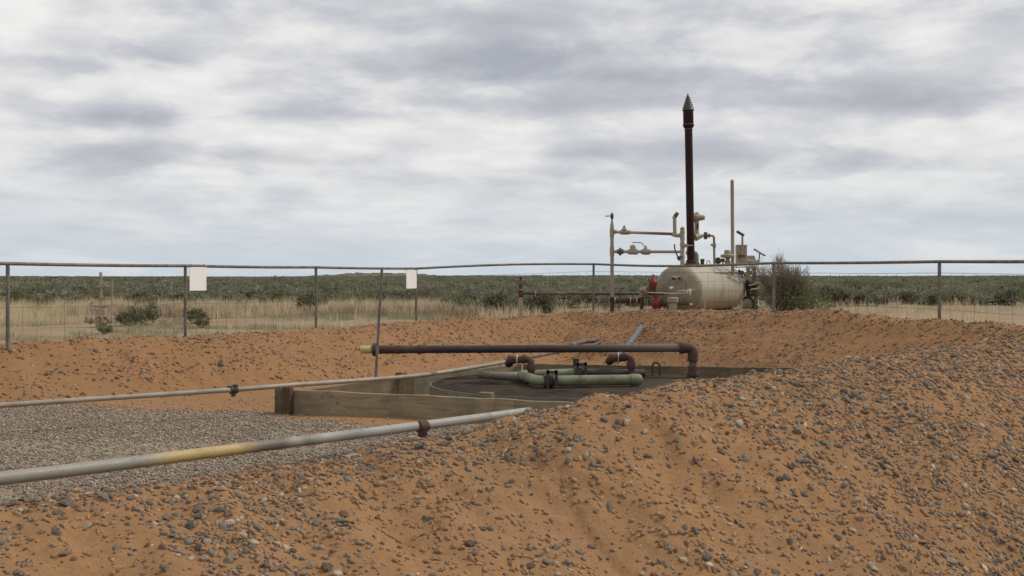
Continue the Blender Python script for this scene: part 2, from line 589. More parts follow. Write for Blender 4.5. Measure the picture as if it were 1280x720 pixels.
def leaf_material(name, ca, cb, attr=False, transl=.25):
    m = bpy.data.materials.new(name)
    m.use_nodes = True
    T = NT(m.node_tree)
    out = T.node('ShaderNodeOutputMaterial')
    if attr:
        c = T.node('ShaderNodeAttribute', attribute_name='tint').outputs['Color']
    else:
        oi = T.node('ShaderNodeObjectInfo')
        tc = T.node('ShaderNodeTexCoord')
        n = T.noise(tc.outputs['Object'], 3.0, 3, .6).outputs['Fac']
        c = T.mix(T.m('ADD', T.m('MULTIPLY', oi.outputs['Random'], .6), T.m('MULTIPLY', T.rng(n, .35, .65, 0, 1), .4)), ca, cb)
    d = T.node('ShaderNodeBsdfDiffuse'); T.link(c, d.inputs[0])
    t = T.node('ShaderNodeBsdfTranslucent'); T.link(c, t.inputs[0])
    mx = T.node('ShaderNodeMixShader'); mx.inputs[0].default_value = transl
    T.link(d.outputs[0], mx.inputs[1]); T.link(t.outputs[0], mx.inputs[2])
    T.link(mx.outputs[0], out.inputs[0])
    return m


# ------------------------------------------------------------------ terrain heights
_tab = rng.random((256, 256))


def vnoise(x, y, s, off=0):
    x = np.asarray(x) * s + off * 17.3; y = np.asarray(y) * s + off * 9.7
    xi = np.floor(x).astype(np.int64); yi = np.floor(y).astype(np.int64)
    fx = x - xi; fy = y - yi
    fx = fx * fx * fx * (fx * (fx * 6 - 15) + 10); fy = fy * fy * fy * (fy * (fy * 6 - 15) + 10)
    a = _tab[xi & 255, yi & 255]; b = _tab[(xi + 1) & 255, yi & 255]
    c = _tab[xi & 255, (yi + 1) & 255]; d = _tab[(xi + 1) & 255, (yi + 1) & 255]
    return (a * (1 - fx) + b * fx) * (1 - fy) + (c * (1 - fx) + d * fx) * fy - .5


def sstep(x, a, b):
    t = np.clip((np.asarray(x, float) - a) / (b - a), 0, 1)
    return t * t * (3 - 2 * t)


FLOOR = -1.55


def clearing(px, d):
    return ((px > 1098) & (px < 1160) & (d > 38) & (d < 50)) | ((px > 1030) & (d > 105) & (d < 120))


# crest of the earth berm round the pit: x, y, z, inner width, outer width
def cr(px, py, d, wi, wo):
    p = at(px, py, d)
    return (p[0], p[1], p[2], wi, wo)


CREST = catmull([
    cr(100, 628, 5.66, 1.1, 2.9), cr(400, 577, 6.5, 1.1, 2.8), cr(600, 531, 7.28, 1.2, 2.7), cr(740, 505, 7.4, 1.2, 2.6),
    cr(860, 475, 7.75, 1.3, 2.6), cr(1000, 460, 8.35, 1.4, 2.6), cr(1180, 437, 9.2, 1.5, 2.7), (4.6, 10.3, -.55, 1.6, 2.7),
    (6.3, 12.2, -.57, 1.8, 2.2), (6.7, 15.0, -.62, 2.0, 1.6),
    cr(1180, 401, 17.0, 2.2, 1.1), cr(1100, 396, 18.3, 2.3, 1.0), cr(1000, 389.5, 20.3, 2.5, 1.0), cr(860, 387.5, 23.5, 2.6, .9),
    cr(760, 390.5, 26.3, 2.7, .8), cr(640, 397, 26.0, 2.8, .8), cr(520, 401.5, 24.2, 2.8, .7), cr(470, 406, 22.4, 2.7, .7),
    cr(400, 413.5, 20.4, 2.5, .7), cr(330, 417.5, 19.3, 2.4, .7), cr(230, 421.5, 18.0, 2.3, .7), cr(100, 423.5, 16.9, 2.2, .8),
    (-7.6, 15.4, -.88, 2.2, .9), (-9.4, 12.6, -.93, 2.2, 1.2), (-9.3, 9.0, -.98, 2.0, 2.0), (-7.4, 6.2, -1.07, 1.6, 2.6), (-4.4, 5.1, -1.09, 1.2, 2.9)], 5, closed=True)

for _ in range(6):
    CREST = .25 * np.roll(CREST, 1, 0) + .5 * CREST + .25 * np.roll(CREST, -1, 0)


def berm_field(x, y):
    """signed distance to crest (negative inside), crest z, widths"""
    x = np.asarray(x, float).ravel(); y = np.asarray(y, float).ravel()
    n = len(CREST)
    best = np.full(x.shape, 1e9); cz = np.zeros_like(x); wi = np.ones_like(x); wo = np.ones_like(x)
    inside = np.zeros(x.shape, bool)
    for i in range(n):
        a = CREST[i]; b = CREST[(i + 1) % n]
        dx, dy = b[0] - a[0], b[1] - a[1]
        t = np.clip(((x - a[0]) * dx + (y - a[1]) * dy) / (dx * dx + dy * dy + 1e-9), 0, 1)
        dd = (x - a[0] - t * dx) ** 2 + (y - a[1] - t * dy) ** 2
        k = dd < best
        best = np.where(k, dd, best)
        cz = np.where(k, a[2] + (b[2] - a[2]) * t, cz)
        wi = np.where(k, a[3] + (b[3] - a[3]) * t, wi)
        wo = np.where(k, a[4] + (b[4] - a[4]) * t, wo)
        if abs(dy) > 1e-9:
            c = ((a[1] > y) != (b[1] > y)) & (x < dx * (y - a[1]) / dy + a[0])
            inside ^= c
    s = np.sqrt(best)
    return np.where(inside, -s, s), cz, wi, wo


def outside_base(x, y):
    r = np.hypot(x, y)
    side = sstep(x, 0.5, 5.5)
    z = -1.68 + (0.66 + .24 * side * sstep(-r, -90, -30)) * sstep(y + .25 * np.abs(x), 9.0, 18.5)
    far = np.maximum(r - 42, 0)
    z = z + np.where(far < 360, .0026 * far, .0026 * 360 + (far - 360) * .00075)
    big = (vnoise(x, y, .004, 3) * 1.3 + vnoise(x, y, .011, 4) * .6) * sstep(r, 120, 700)
    z = z + big + vnoise(x, y, .07, 5) * .22 * sstep(r, 30, 60) + vnoise(x, y, .35, 6) * .07
    # low far hill
    z = z + 4.2 * np.exp(-(((x + 178) / 48) ** 2 + ((y - 1400) / 160) ** 2)) + 3.0 * np.exp(-(((x + 120) / 40) ** 2 + ((y - 1440) / 160) ** 2))
    z = z - np.maximum(r - 1700, 0) * .004
    return z


def H(x, y, parts=False):
    sh = np.shape(x)
    x = np.asarray(x, float).ravel(); y = np.asarray(y, float).ravel()
    zo = outside_base(x, y)
    z = zo.copy()
    zone = np.zeros(x.shape, np.int8)
    near = (x > -16) & (x < 14) & (y > 0) & (y < 32)
    if near.any():
        xs, ys = x[near], y[near]
        xw = xs + vnoise(xs, ys, .9, 21) * .2; yw = ys + vnoise(xs, ys, .9, 22) * .2
        s, cz, wi, wo = berm_field(xw, yw)
        cz = cz + vnoise(xs, ys, .8, 23) * .04
        zob = zo[near]
        zi = FLOOR + vnoise(xs, ys, .8, 24) * .035
        base = np.where(s < 0, zi, zob)
        t = np.where(s < 0, -s / wi, s / wo)
        tt = np.clip(t, 0, 1)
        # rounded crest, straight flank, soft toe
        prof = np.where(tt < .18, 1 - .5 * tt * tt / .18 * 1.18, np.maximum(1 - .5 * .18 * 1.18 - (tt - .18) * 1.18, 0))
        toe = np.clip((tt - .72) / .28, 0, 1)
        prof = np.where(tt > .72, (1 - .5 * .18 * 1.18 - .54 * 1.18) * (1 - toe) ** 2, prof)
        zb = base + (cz - base) * prof
        on = sstep(-t, -1.05, -.6)
        rough = (vnoise(xs, ys, 1.7, 31) * .045 + vnoise(xs, ys, 4.3, 32) * .038 + vnoise(xs, ys, 9.5, 33) * .028 +
                 vnoise(xs, ys, 22, 34) * .014) * (.25 + .75 * on)
        # downhill runnels on the outer face
        rough += vnoise(xs * 1.0 + ys * .55, ys * .35, 3.2, 35) * .06 * on
        rough *= np.where(s > wo, .3, 1.0) * np.where(s < -wi, .25, 1)
        z[near] = zb + rough
        zn = np.zeros(xs.shape, np.int8)
        zn[(t <= 1)] = 1
        zn[(s < -wi)] = 2
        zone[near] = zn
    if parts:
        return z.reshape(sh), zone.reshape(sh)
    return z.reshape(sh)


def hz(x, y):
    return float(H(np.array([x]), np.array([y]))[0])


def hit(px, py, d0=5.0, d1=40.0):
    """where the view through a photo point meets the ground"""
    d = np.linspace(d0, d1, 900)
    p = np.stack([(px - 640) / F * d, d, -(py - HOR) / F * d], 1)
    k = np.argmax(p[:, 2] <= H(p[:, 0], p[:, 1]))
    return p[k]


BOX = {'A': np.array([-2.58, 13.8]), 'B': np.array([1.95, 11.75]), 'C': np.array([4.15, 17.05]), 'D': np.array([.12, 17.9])}


def gravel_mask(x, y):
    """1 where the pit floor is spread with grey gravel"""
    a, b = BOX['A'], BOX['B']
    u = (b - a) / np.linalg.norm(b - a)
    nrm = np.array([u[1], -u[0]])           # towards the camera
    dist = (x - a[0]) * nrm[0] + (y - a[1]) * nrm[1]
    g = sstep(dist + vnoise(x, y, .9, 41) * .9 + vnoise(x, y, 4, 42) * .3, .15, 1.1)
    g2 = sstep(-(y + .12 * x) + vnoise(x, y, .7, 43) * 1.0, -14.4, -13.5)
    left = sstep(-x, 2.2, 3.0)
    return np.clip(np.maximum(g, left * g2) * sstep(-x, -1.6, -.2) * g2, 0, 1)


def axis_coords(parts):
    out = [parts[0][0]]
    for a, b, st in parts:
        n = max(1, int(round((b - a) / st)))
        out += list(np.linspace(a, b, n + 1)[1:])
    return out


def growing(start, end, first, ratio):
    out = []; v = start; st = first
    while v < end:
        v += st; st *= ratio
        out.append(min(v, end))
    return out


def build_terrain():
    xs = axis_coords([(-9.5, -4.2, .09), (-4.2, 4.6, .027), (4.6, 8.5, .07)])
    xs = [-v for v in growing(9.5, 3200, .12, 1.085)][::-1] + xs + growing(8.5, 3200, .12, 1.085)
    ys = axis_coords([(3.4, 9.6, .024), (9.6, 17.0, .05), (17.0, 29.5, .065)])
    ys = [-v for v in growing(-3.4, 60, .1, 1.25)][::-1] + ys + growing(29.5, 3200, .1, 1.075)
    xs = np.array(xs); ys = np.array(ys)
    gx, gy = np.meshgrid(xs, ys, indexing='ij')
    z, zone = H(gx, gy, True)
    nx, ny = gx.shape
    V = np.stack([gx.ravel(), gy.ravel(), z.ravel()], 1)
    idx = np.arange(nx * ny).reshape(nx, ny)
    quads = np.stack([idx[:-1, :-1].ravel(), idx[1:, :-1].ravel(), idx[1:, 1:].ravel(), idx[:-1, 1:].ravel()], 1)
    fz = zone[:-1, :-1].ravel()
    # vertex normals of the whole sheet
    dzx = np.gradient(z, xs, axis=0); dzy = np.gradient(z, ys, axis=1)
    N = np.stack([-dzx.ravel(), -dzy.ravel(), np.ones(nx * ny)], 1)
    N /= np.linalg.norm(N, axis=1)[:, None]
    r = np.hypot(V[:, 0], V[:, 1])
    red = sstep(r, 9, 17) * .75 + vnoise(V[:, 0], V[:, 1], .5, 51) * .5
    red = np.clip(red, 0, 1)
    objs = {}
    for zid, name, mat in ((0, 'ground', 'plain'), (1, 'earth_berm', 'berm'), (2, 'pit_floor', 'floor')):
        q = quads[fz == zid]
        used, inv = np.unique(q, return_inverse=True)
        q = inv.reshape(-1, 4)
        me = bpy.data.meshes.new(name)
        me.vertices.add(len(used)); me.vertices.foreach_set('co', V[used].ravel())
        me.loops.add(q.size); me.loops.foreach_set('vertex_index', q.ravel().astype(np.int32))
        me.polygons.add(len(q))
        me.polygons.foreach_set('loop_start', np.arange(0, q.size, 4, dtype=np.int32))
        me.update(calc_edges=True)
        me.shade_smooth()
        me.normals_split_custom_set_from_vertices([tuple(n) for n in N[used]])
        at_ = me.attributes.new('redness', 'FLOAT', 'POINT'); at_.data.foreach_set('value', red[used].astype(np.float32))
        if mat == 'floor':
            at_ = me.attributes.new('gravel', 'FLOAT', 'POINT')
            at_.data.foreach_set('value', gravel_mask(V[used, 0], V[used, 1]).astype(np.float32))
        if mat == 'plain':
            at_ = me.attributes.new('sage', 'FLOAT', 'POINT')
            sg = np.maximum(sstep(r[used] + vnoise(V[used, 0], V[used, 1], .05, 52) * 30, 45, 75) * .92, .45 * sstep(r[used], 26, 36))
            sg = np.where((V[used, 1] > 5) & clearing(640 + F * V[used, 0] / np.maximum(V[used, 1], 5), V[used, 1]), 0, sg)
            at_.data.foreach_set('value', sg.astype(np.float32))
        me.materials.append(earth_material(name + '_earth', mat))
        o = bpy.data.objects.new(name, me)
        col.objects.link(o)
        o['kind'] = 'structure'
        objs[name] = o
        WLOC[o.name] = np.zeros(3)
    return objs


TERR = build_terrain()


# ------------------------------------------------------------------ stones
def normals_at(x, y):
    e = .02
    return np.stack([-(H(x + e, y) - H(x - e, y)) / (2 * e), -(H(x, y + e) - H(x, y - e)) / (2 * e), np.ones_like(x)], 1)


def ico(sub):
    bm = bmesh.new()
    bmesh.ops.create_icosphere(bm, subdivisions=sub, radius=1)
    v = np.array([w.co[:] for w in bm.verts]); f = np.array([[w.index for w in q.verts] for q in bm.faces])
    bm.free()
    return v, f


OCT_V = np.array([[1, 0, 0], [-1, 0, 0], [0, 1, 0], [0, -1, 0], [0, 0, 1], [0, 0, -1]], float)
OCT_F = np.array([[0, 2, 4], [2, 1, 4], [1, 3, 4], [3, 0, 4], [2, 0, 5], [1, 2, 5], [3, 1, 5], [0, 3, 5]])


def stone_cloud(name, x, y, size, mat, parent, proto, palette, weights, sink=.25, flat=.6):
    n = len(x)
    pv, pf = proto
    k = len(pv)
    z = H(x, y)
    nr = normals_at(x, y); nr /= np.linalg.norm(nr, axis=1)[:, None]
    V = np.repeat(pv[None], n, 0) * (1 + rng.uniform(-.36, .30, (n, k, 1)))
    sc = np.stack([rng.uniform(.85, 1.5, n), rng.uniform(.5, .95, n), rng.uniform(flat * .6, flat * 1.3, n)], 1) * (size / 2)[:, None]
    V = V * sc[:, None, :]
    a = rng.uniform(0, 2 * np.pi, n)
    ti = rng.normal(0, .35, n)
    ca, sa = np.cos(a), np.sin(a); ct, st = np.cos(ti), np.sin(ti)
    x1 = V[..., 0] * ct[:, None] + V[..., 2] * st[:, None]
    z1 = -V[..., 0] * st[:, None] + V[..., 2] * ct[:, None]
    V = np.stack([x1 * ca[:, None] - V[..., 1] * sa[:, None], x1 * sa[:, None] + V[..., 1] * ca[:, None], z1], -1)
    # lean with the slope
    V[..., 2] += -(V[..., 0] * (-nr[:, 0] / nr[:, 2])[:, None] * -1 + V[..., 1] * (-nr[:, 1] / nr[:, 2])[:, None] * -1)
    V += np.stack([x, y, z + sc[:, 2] * (1 - 2 * sink)], 1)[:, None, :]
    Fs = (pf[None] + (np.arange(n) * k)[:, None, None]).reshape(-1, 3)
    me = bpy.data.meshes.new(name)
    me.vertices.add(n * k); me.vertices.foreach_set('co', V.reshape(-1))
    me.loops.add(Fs.size); me.loops.foreach_set('vertex_index', Fs.ravel().astype(np.int32))
    me.polygons.add(len(Fs)); me.polygons.foreach_set('loop_start', np.arange(0, Fs.size, 3, dtype=np.int32))
    me.update(calc_edges=True)
    pal = np.array(palette)
    ci = rng.choice(len(pal), n, p=np.array(weights) / np.sum(weights))
    c = pal[ci] * rng.uniform(.75, 1.25, (n, 1))
    ca_ = np.concatenate([np.repeat(c, k, 0), np.ones((n * k, 1))], 1)
    at_ = me.attributes.new('tint', 'FLOAT_COLOR', 'POINT'); at_.data.foreach_set('color', ca_.astype(np.float32).ravel())
    me.materials.append(mat)
    o = bpy.data.objects.new(name, me)
    col.objects.link(o)
    o.parent = parent
    o['kind'] = 'stuff'
    return o


M['stones'] = stone_material('loose_stones', True)
M['stone1'] = stone_material('single_stone', False)


def in_view(x, y, m=420):
    px = 640 + F * x / np.maximum(y, .1)
    return (px > -m) & (px < 1280 + m)


def build_stones():
    berm = TERR['earth_berm']; floor = TERR['pit_floor']
    # near berm
    n = 255000
    x = rng.uniform(-5.5, 7.5, n); y = rng.uniform(3.6, 12.5, n)
    s, cz, wi, wo = berm_field(x, y)
    dens = .16 + 1.9 * np.clip(vnoise(x + .5 * y, y * .7, 1.1, 61) + .08, 0, 1) + 1.8 * np.clip(vnoise(x * 1.0 + .8 * y, y * .5, 3.4, 62) + .0, 0, 1)
    dens = dens * (.60 + .75 * sstep(x, -1.2, 2.2)) * (1 + .9 * sstep(-np.abs(s), -.9, -.1))
    dens = dens * (1.25 + 1.2 * sstep(x, .2, 2.5) * sstep(-np.abs(s), -2.0, -.4))
    keep = (s > -.8) & (s < wo * 1.15) & in_view(x, y) & (rng.random(n) < dens)
    x, y = x[keep], y[keep]
    n = len(x)
    size = .007 + .020 * rng.random(n) ** 1.9 + np.where(rng.random(n) < .10, rng.random(n) * .032, 0) + np.where(rng.random(n) < .008, rng.random(n) * .025, 0)
    size *= 1.12
    z = H(x, y)
    py = HOR - F * z / y
    vis = (py < 730) & in_view(x, y, -5)
    score = np.where(vis, size / y, 0)
    order = np.argsort(-score)
    big = order[:300]; rest = order[300:]
    stone_cloud('gravel', x[rest], y[rest], size[rest], M['stones'], berm, ico(1), STONES,
                [1.5, 1.5, 1.2, 1.8, 1.7, 1.3, 1.0, 1.2, 1.5, .35, 1.6], sink=.34)
    # the largest are single stones
    protos = []
    v0, f0 = ico(2)
    for k in range(9):
        v = v0.copy()
        r2 = np.random.default_rng(100 + k)
        for q in range(9):      # knock planes off to get broken faces
            nrm = r2.normal(size=3); nrm /= np.linalg.norm(nrm)
            lim = r2.uniform(.50, .80)
            dd = v @ nrm
            v = v - np.outer(np.maximum(dd - lim, 0), nrm)
        v *= (1 + r2.uniform(-.05, .05, (len(v), 1)))
        v *= np.array([r2.uniform(.95, 1.3), r2.uniform(.7, 1.0), r2.uniform(.45, .75)])
        me = bpy.data.meshes.new('stone')
        me.from_pydata(v.tolist(), [], f0.tolist()); me.update()
        me.shade_smooth(); me.set_sharp_from_angle(angle=R(24))
        me.materials.append(M['stone1'])
        protos.append(me)
    nr = normals_at(x[big], y[big])
    for j, i in enumerate(big):
        o = bpy.data.objects.new('stone', protos[j % 9])
        col.objects.link(o)
        q = Vector(nr[j]).normalized().to_track_quat('Z', 'Y')
        o.rotation_mode = 'QUATERNION'
        from mathutils import Quaternion
        o.rotation_quaternion = q @ Quaternion((0, 0, 1), random.uniform(0, 6.28)) @ Quaternion((1, 0, 0), random.gauss(0, .25))
        sz = size[i] / 2 * 1.05
        o.scale = (sz, sz, sz)
        o.location = (x[i], y[i], z[i] + sz * .12)
        o.parent = berm
    # crumbs and clods of the berm's own earth
    n = 95000
    x = rng.uniform(-5.5, 7.5, n); y = rng.uniform(3.6, 12.5, n)
    s, cz, wi, wo = berm_field(x, y)
    dens = .12 + 1.2 * np.clip(vnoise(x + .6 * y, y * .6, 1.6, 63) + .05, 0, 1) + 1.0 * np.clip(vnoise(x + .6 * y, y * .6, 5, 64), 0, 1)
    keep = (s > -.8) & (s < wo * 1.15) & in_view(x, y) & (rng.random(n) < dens)
    x, y = x[keep], y[keep]; n = len(x)
    clod = [(.275, .155, .074), (.235, .135, .068), (.30, .178, .092), (.20, .112, .058)]
    stone_cloud('clods', x, y, .010 + .03 * rng.random(n) ** 2, M['stones'], berm, ico(1), clod, [1, 1, 1, 1], sink=.35)
    n = 26000
    x = rng.uniform(-9, 8.5, n); y = rng.uniform(13, 27.5, n)
    s, cz, wi, wo = berm_field(x, y)
    keep = (s < .7) & (s > -wi * .95) & in_view(x, y) & (rng.random(n) < .25 + 1.5 * np.clip(vnoise(x, y, 1.6, 65) + .1, 0, 1))
    x, y = x[keep], y[keep]; n = len(x)
    stone_cloud('clods', x, y, .02 + .05 * rng.random(n) ** 2, M['stones'], berm, ico(1), [(.252, .136, .064), (.20, .108, .054), (.275, .155, .078)], [1, 1, 1], sink=.35)
    # far berm: small stones
    n = 130000
    x = rng.uniform(-9, 8.5, n); y = rng.uniform(13, 27.5, n)
    s, cz, wi, wo = berm_field(x, y)
    dens = .13 + 1.3 * np.clip(vnoise(x, y, .9, 71) + .1, 0, 1) + 1.2 * np.clip(vnoise(x, y, 3.0, 72), 0, 1)
    dens *= (.65 + .7 * sstep(x, -1, 4)) * (.3 + .7 * sstep(-s, .1, .1 + 1e-3) + .4 * sstep(-np.abs(s), -.7, 0))
    dens *= (1 - .85 * sstep(-s / wi, .55, .95))
    keep = (s < .6) & (s > -wi * 1.1) & in_view(x, y) & (rng.random(n) < dens * .75)
    x, y = x[keep], y[keep]; n = len(x)
    size = .016 + .030 * rng.random(n) ** 1.8 + np.where(rng.random(n) < .04, rng.random(n) * .04, 0)
    stone_cloud('gravel', x, y, size, M['stones'], berm, ico(1), STONES, [1.2, 1.6, .8, 1.3, 1.6, 1.8, .5, 1, 1.3, .25, 2.4], sink=.25)
    # grey gravel on the pit floor
    n = 150000
    x = rng.uniform(-7.5, 1.6, n); y = rng.uniform(6.5, 15.6, n)
    s, cz, wi, wo = berm_field(x, y)
    g = gravel_mask(x, y)
    keep = (s < -wi * .82) & in_view(x, y) & (rng.random(n) < (.05 + .95 * g) * np.clip(.85 + 1.4 * vnoise(x, y, 1.1, 44), .3, 1))
    x, y = x[keep], y[keep]; n = len(x)
    # keep clear of the timber box
    u = BOX['B'] - BOX['A']; u = u / np.linalg.norm(u)
    dist = (x - BOX['A'][0]) * u[1] - (y - BOX['A'][1]) * u[0]
    k = (dist > .05) | (x < BOX['A'][0] - .1)
    x, y = x[k], y[k]; n = len(x)
    size = .013 + .022 * rng.random(n) ** 1.7
    stone_cloud('gravel', x, y, size, M['stones'], floor, (OCT_V, OCT_F), [(.27, .235, .19), (.20, .175, .15), (.33, .27, .20), (.14, .125, .11), (.42, .37, .30), (.27, .19, .12)],
                [2, 2, 1.6, 1.0, .9, 1.2], sink=.2, flat=.75)


build_stones()


# ------------------------------------------------------------------ timber box round the sump
def build_box():
    A, B, C, D = (BOX[k] for k in 'ABCD')
    root = thing('timber_frame', (*((A + C) / 2), FLOOR), 'low weathered timber board frame around the sump tank in the pit', 'timber frame')
    top = -1.285
    h = .265

    def board(p, q, z0, z1, hh, t, name='plank', tint=(.205, .155, .098)):
        ang = math.atan2(q[1] - p[1], q[0] - p[0])
        mb = MB()
        n = 14
        a = np.array([*p, 0.]); b = np.array([*q, 0.])
        d = (b - a) / np.linalg.norm(b - a); s = np.array([-d[1], d[0], 0])
        verts = []; faces = []
        for i in range(n + 1):
            f = i / n
            c = a + (b - a) * f
            zt = z0 + (z1 - z0) * f + (random.uniform(-.005, .005))
            off = s * random.uniform(-.005, .005)
            for (sx, zz) in ((-t / 2, zt), (t / 2, zt), (t / 2, zt - hh - .05), (-t / 2, zt - hh - .05)):
                verts.append(c + off + s * sx + np.array([0, 0, zz]))
        for i in range(n):
            for k in range(4):
                faces.append((i * 4 + k, i * 4 + (k + 1) % 4, (i + 1) * 4 + (k + 1) % 4, (i + 1) * 4 + k))
        faces.append((3, 2, 1, 0)); faces.append(tuple(n * 4 + k for k in range(4)))
        mb.add(verts, faces)
        return mb.build(name, wood('timber', tint, ang), root, bevel=.006)

    def along(p, q, f):
        return p + (q - p) * f
    # near side: two boards butted
    board(A, along(A, B, .58), top, top + .004, h, .06, tint=(.275, .215, .142))
    board(along(A, B, .5805), B, top - .002, top + .004, h, .06, tint=(.25, .195, .13))
    # side running back
    u = (D - A) / np.linalg.norm(D - A)
    board(A + u * .06, along(A, D, .40), top - .035, top + .012, h, .07, tint=(.20, .152, .095))
    board(along(A, D, .4005), along(A, D, .47), top + .004, top + .002, h, .075, tint=(.13, .098, .062))
    board(along(A, D, .4705), along(A, D, .72), top - .005, top + .008, h, .06, tint=(.18, .155, .105))
    board(along(A, D, .7205), D, top - .004, top + .0, h, .06, tint=(.19, .16, .105))
    # far side
    v = (C - D) / np.linalg.norm(C - D)
    board(D + v * .05, along(D, C, .38), top, top - .0, h, .06, tint=(.15, .13, .08))
    board(along(D, C, .3805), along(D, C, .74), top + .003, top - .0, h, .06, tint=(.135, .12, .075))
    board(along(D, C, .7405), C, top - .002, top - .0, h, .06, tint=(.125, .11, .07))
    # right side
    w = (C - B) / np.linalg.norm(C - B)
    board(B + w * .05, along(B, C, .5), top, top, h, .06)
    board(along(B, C, .5005), C - w * .05, top - .002, top - .0, h, .06)
    # corner stub beyond the near-left corner and the posts
    nrm = np.array([u[1], -u[0]])
    d1 = (B - A) / np.linalg.norm(B - A)
    board(A - d1 * .16, A - d1 * .005, top + .006, top + .006, h, .065, tint=(.18, .135, .085))

    def post(c, w1, w2, zt, name='post', m=None, ang=0):
        mb = MB()
        Rz = np.array([[math.cos(ang), -math.sin(ang), 0], [math.sin(ang), math.cos(ang), 0], [0, 0, 1]])
        mb.box((c[0], c[1], (zt + FLOOR - .15) / 2), (w1, w2, zt - FLOOR + .15), Rz)
        return mb.build(name, m or wood('post_wood', (.10, .06, .04), 1.2), root, bevel=.004)
    ang = math.atan2(d1[1], d1[0])
    out = np.array([d1[1], -d1[0]])
    p = A + d1 * .055 + out * .075
    post(p, .105, .07, top + .028, ang=ang)
    p = along(A, B, .50) - out * .10
    post(p, .15, .09, top + .055, m=wood('stake_grain', (.19, .165, .11), 1.0), ang=ang)
    p = along(A, D, .445) + np.array([-u[1], u[0]]) * .08
    post(p, .12, .10, top + .05, m=wood('stake_grain', (.16, .13, .09), 1.0), ang=math.atan2(u[1], u[0]))


build_box()


# ------------------------------------------------------------------ buried sump tank
LIDC = np.array([.85, 14.95]); LIDR = 1.85; LIDZ = -1.305


def build_sump():
    root = thing('sump_tank', (LIDC[0], LIDC[1], FLOOR), 'wide round dark steel sump tank lid inside the timber frame', 'tank')
    mb = MB()
    mb.lathe((*LIDC, FLOOR - .12), (0, 0, 1), [(0, LIDR - .06), (.12 + LIDZ - FLOOR - .03, LIDR - .06)], 72)
    mb.build('wall', M['darksteel'], root)
    mb = MB()
    prof = [(0, LIDR), (.0, LIDR), (.055, LIDR + .004), (.062, LIDR - .02), (.085, LIDR * .55), (.10, .25), (.10, .01)]
    mb.lathe((*LIDC, LIDZ - .065), (0, 0, 1), prof, 96)
    lid = mb.build('lid', M['lid'], root, angle=20)
    mb = MB()
    mb.lathe((*LIDC, LIDZ - .135), (0, 0, 1), [(0, LIDR - .02), (0, LIDR + .022), (.124, LIDR + .022), (.124, LIDR - .02)], 96)
    mb.build('rim', M['lidrim'], lid, angle=20)
    for k in range(5):      # plate seams
        mb = MB()
        a = .35 + k * .62
        c = np.array([*LIDC, LIDZ + .0])
        d = np.array([math.cos(a), math.sin(a), 0])
        mb.beam(c + d * .3 + (0, 0, .036), c + d * (LIDR - .05) + (0, 0, .002), .025, .012)
        mb.build('seam', M['lid'], lid)
    # lifting lugs
    for (px, py, d, w, hh) in ((820, 470, 15.9, .05, .19), (722, 468, 15.3, .06, .17)):
        mb = MB()
        b = at(px, py, d); b[2] = LIDZ - .01
        n = 10
        pts = [b + np.array([-w, 0, 0]), b + np.array([-w, 0, hh * .7])]
        for i in range(1, n):
            t = math.pi * i / n
            pts.append(b + np.array([-w * math.cos(t), 0, hh * .7 + hh * .3 * math.sin(t)]))
        pts += [b + np.array([w, 0, hh * .7]), b + np.array([w, 0, 0])]
        mb.tube(pts, .014, 8)
        mb.build('lug', M['darksteel'], root)


build_sump()


def lidz(x, y):
    r = math.hypot(x - LIDC[0], y - LIDC[1])
    return LIDZ - .003 + .04 * (1 - min(r / LIDR, 1))


# ------------------------------------------------------------------ pipes in the pit
def ring(mb, p, axis, r, w, seg=16):
    axis = np.asarray(axis, float); axis = axis / np.linalg.norm(axis)
    mb.lathe(np.asarray(p) - axis * w / 2, axis, [(0, r * .97), (w * .12, r), (w * .88, r), (w, r * .97)], seg)


def build_long_pipe():
    p0 = at(466, 437, 15.5); p1 = at(866, 435, 15.6)
    r = .051
    bot = np.array([p1[0], p1[1], lidz(p1[0], p1[1])])
    root = thing('vent_pipe', bot, 'long dark pipe with yellow end cap running level above the sump', 'pipe')
    d = (p1 - p0) / np.linalg.norm(p1 - p0)
    mt = multi_pipe('dark_pipe_paint', [(0, (.075, .045, .038)), (.16, (.06, .036, .032)), (.18, (.035, .025, .024)), (.55, (.036, .027, .026)), (.72, (.060, .053, .044)), (.92, (.13, .115, .085)), (1, (.10, .085, .065))],
                    (p0 - bot, p1 - bot))
    MB().tube([p0, p1 - d * .02], r, 20).build('pipe', mt, root)
    mb = MB(); ring(mb, p0 + d * .62, d, r + .006, .10, 20); ring(mb, p0 + d * .2, d, r + .004, .42, 20)
    mb.build('coupling', M['rust'], root)
    mb = MB(); mb.lathe(p0 - d * .16, d, [(0, r * .80), (.015, r * .96), (.15, r * 1.0), (.16, r * .9)], 20)
    mb.build('end_cap', M['yellow'], root)
    mb = MB(); ring(mb, p0 + d * .02, d, r + .035, .045, 8)
    mb.build('flange', M['darksteel'], root)
    # elbow and riser
    dn = np.array([0, 0, -1.])
    el = fillet([p1 - d * .16, p1, p1 + dn * .17], .10, 8)
    mb = MB(); mb.tube(el, r + .016, 20); ring(mb, p1 - d * .15, d, r + .024, .05, 20); ring(mb, p1 + dn * .15, dn, r + .022, .04, 20)
    mb.build('elbow', M['rust'], root)
    mb = MB(); mb.tube([p1 + dn * .12, bot + (0, 0, -.01)], r, 20)
    ris = mb.build('riser', M['rustpipe'], root)
    mb = MB(); ring(mb, p1 + dn * .30, dn, r + .01, .13, 20); ring(mb, bot + (0, 0, .04), dn, r + .03, .05, 20)
    mb.build('collar', M['rust'], ris)


build_long_pipe()


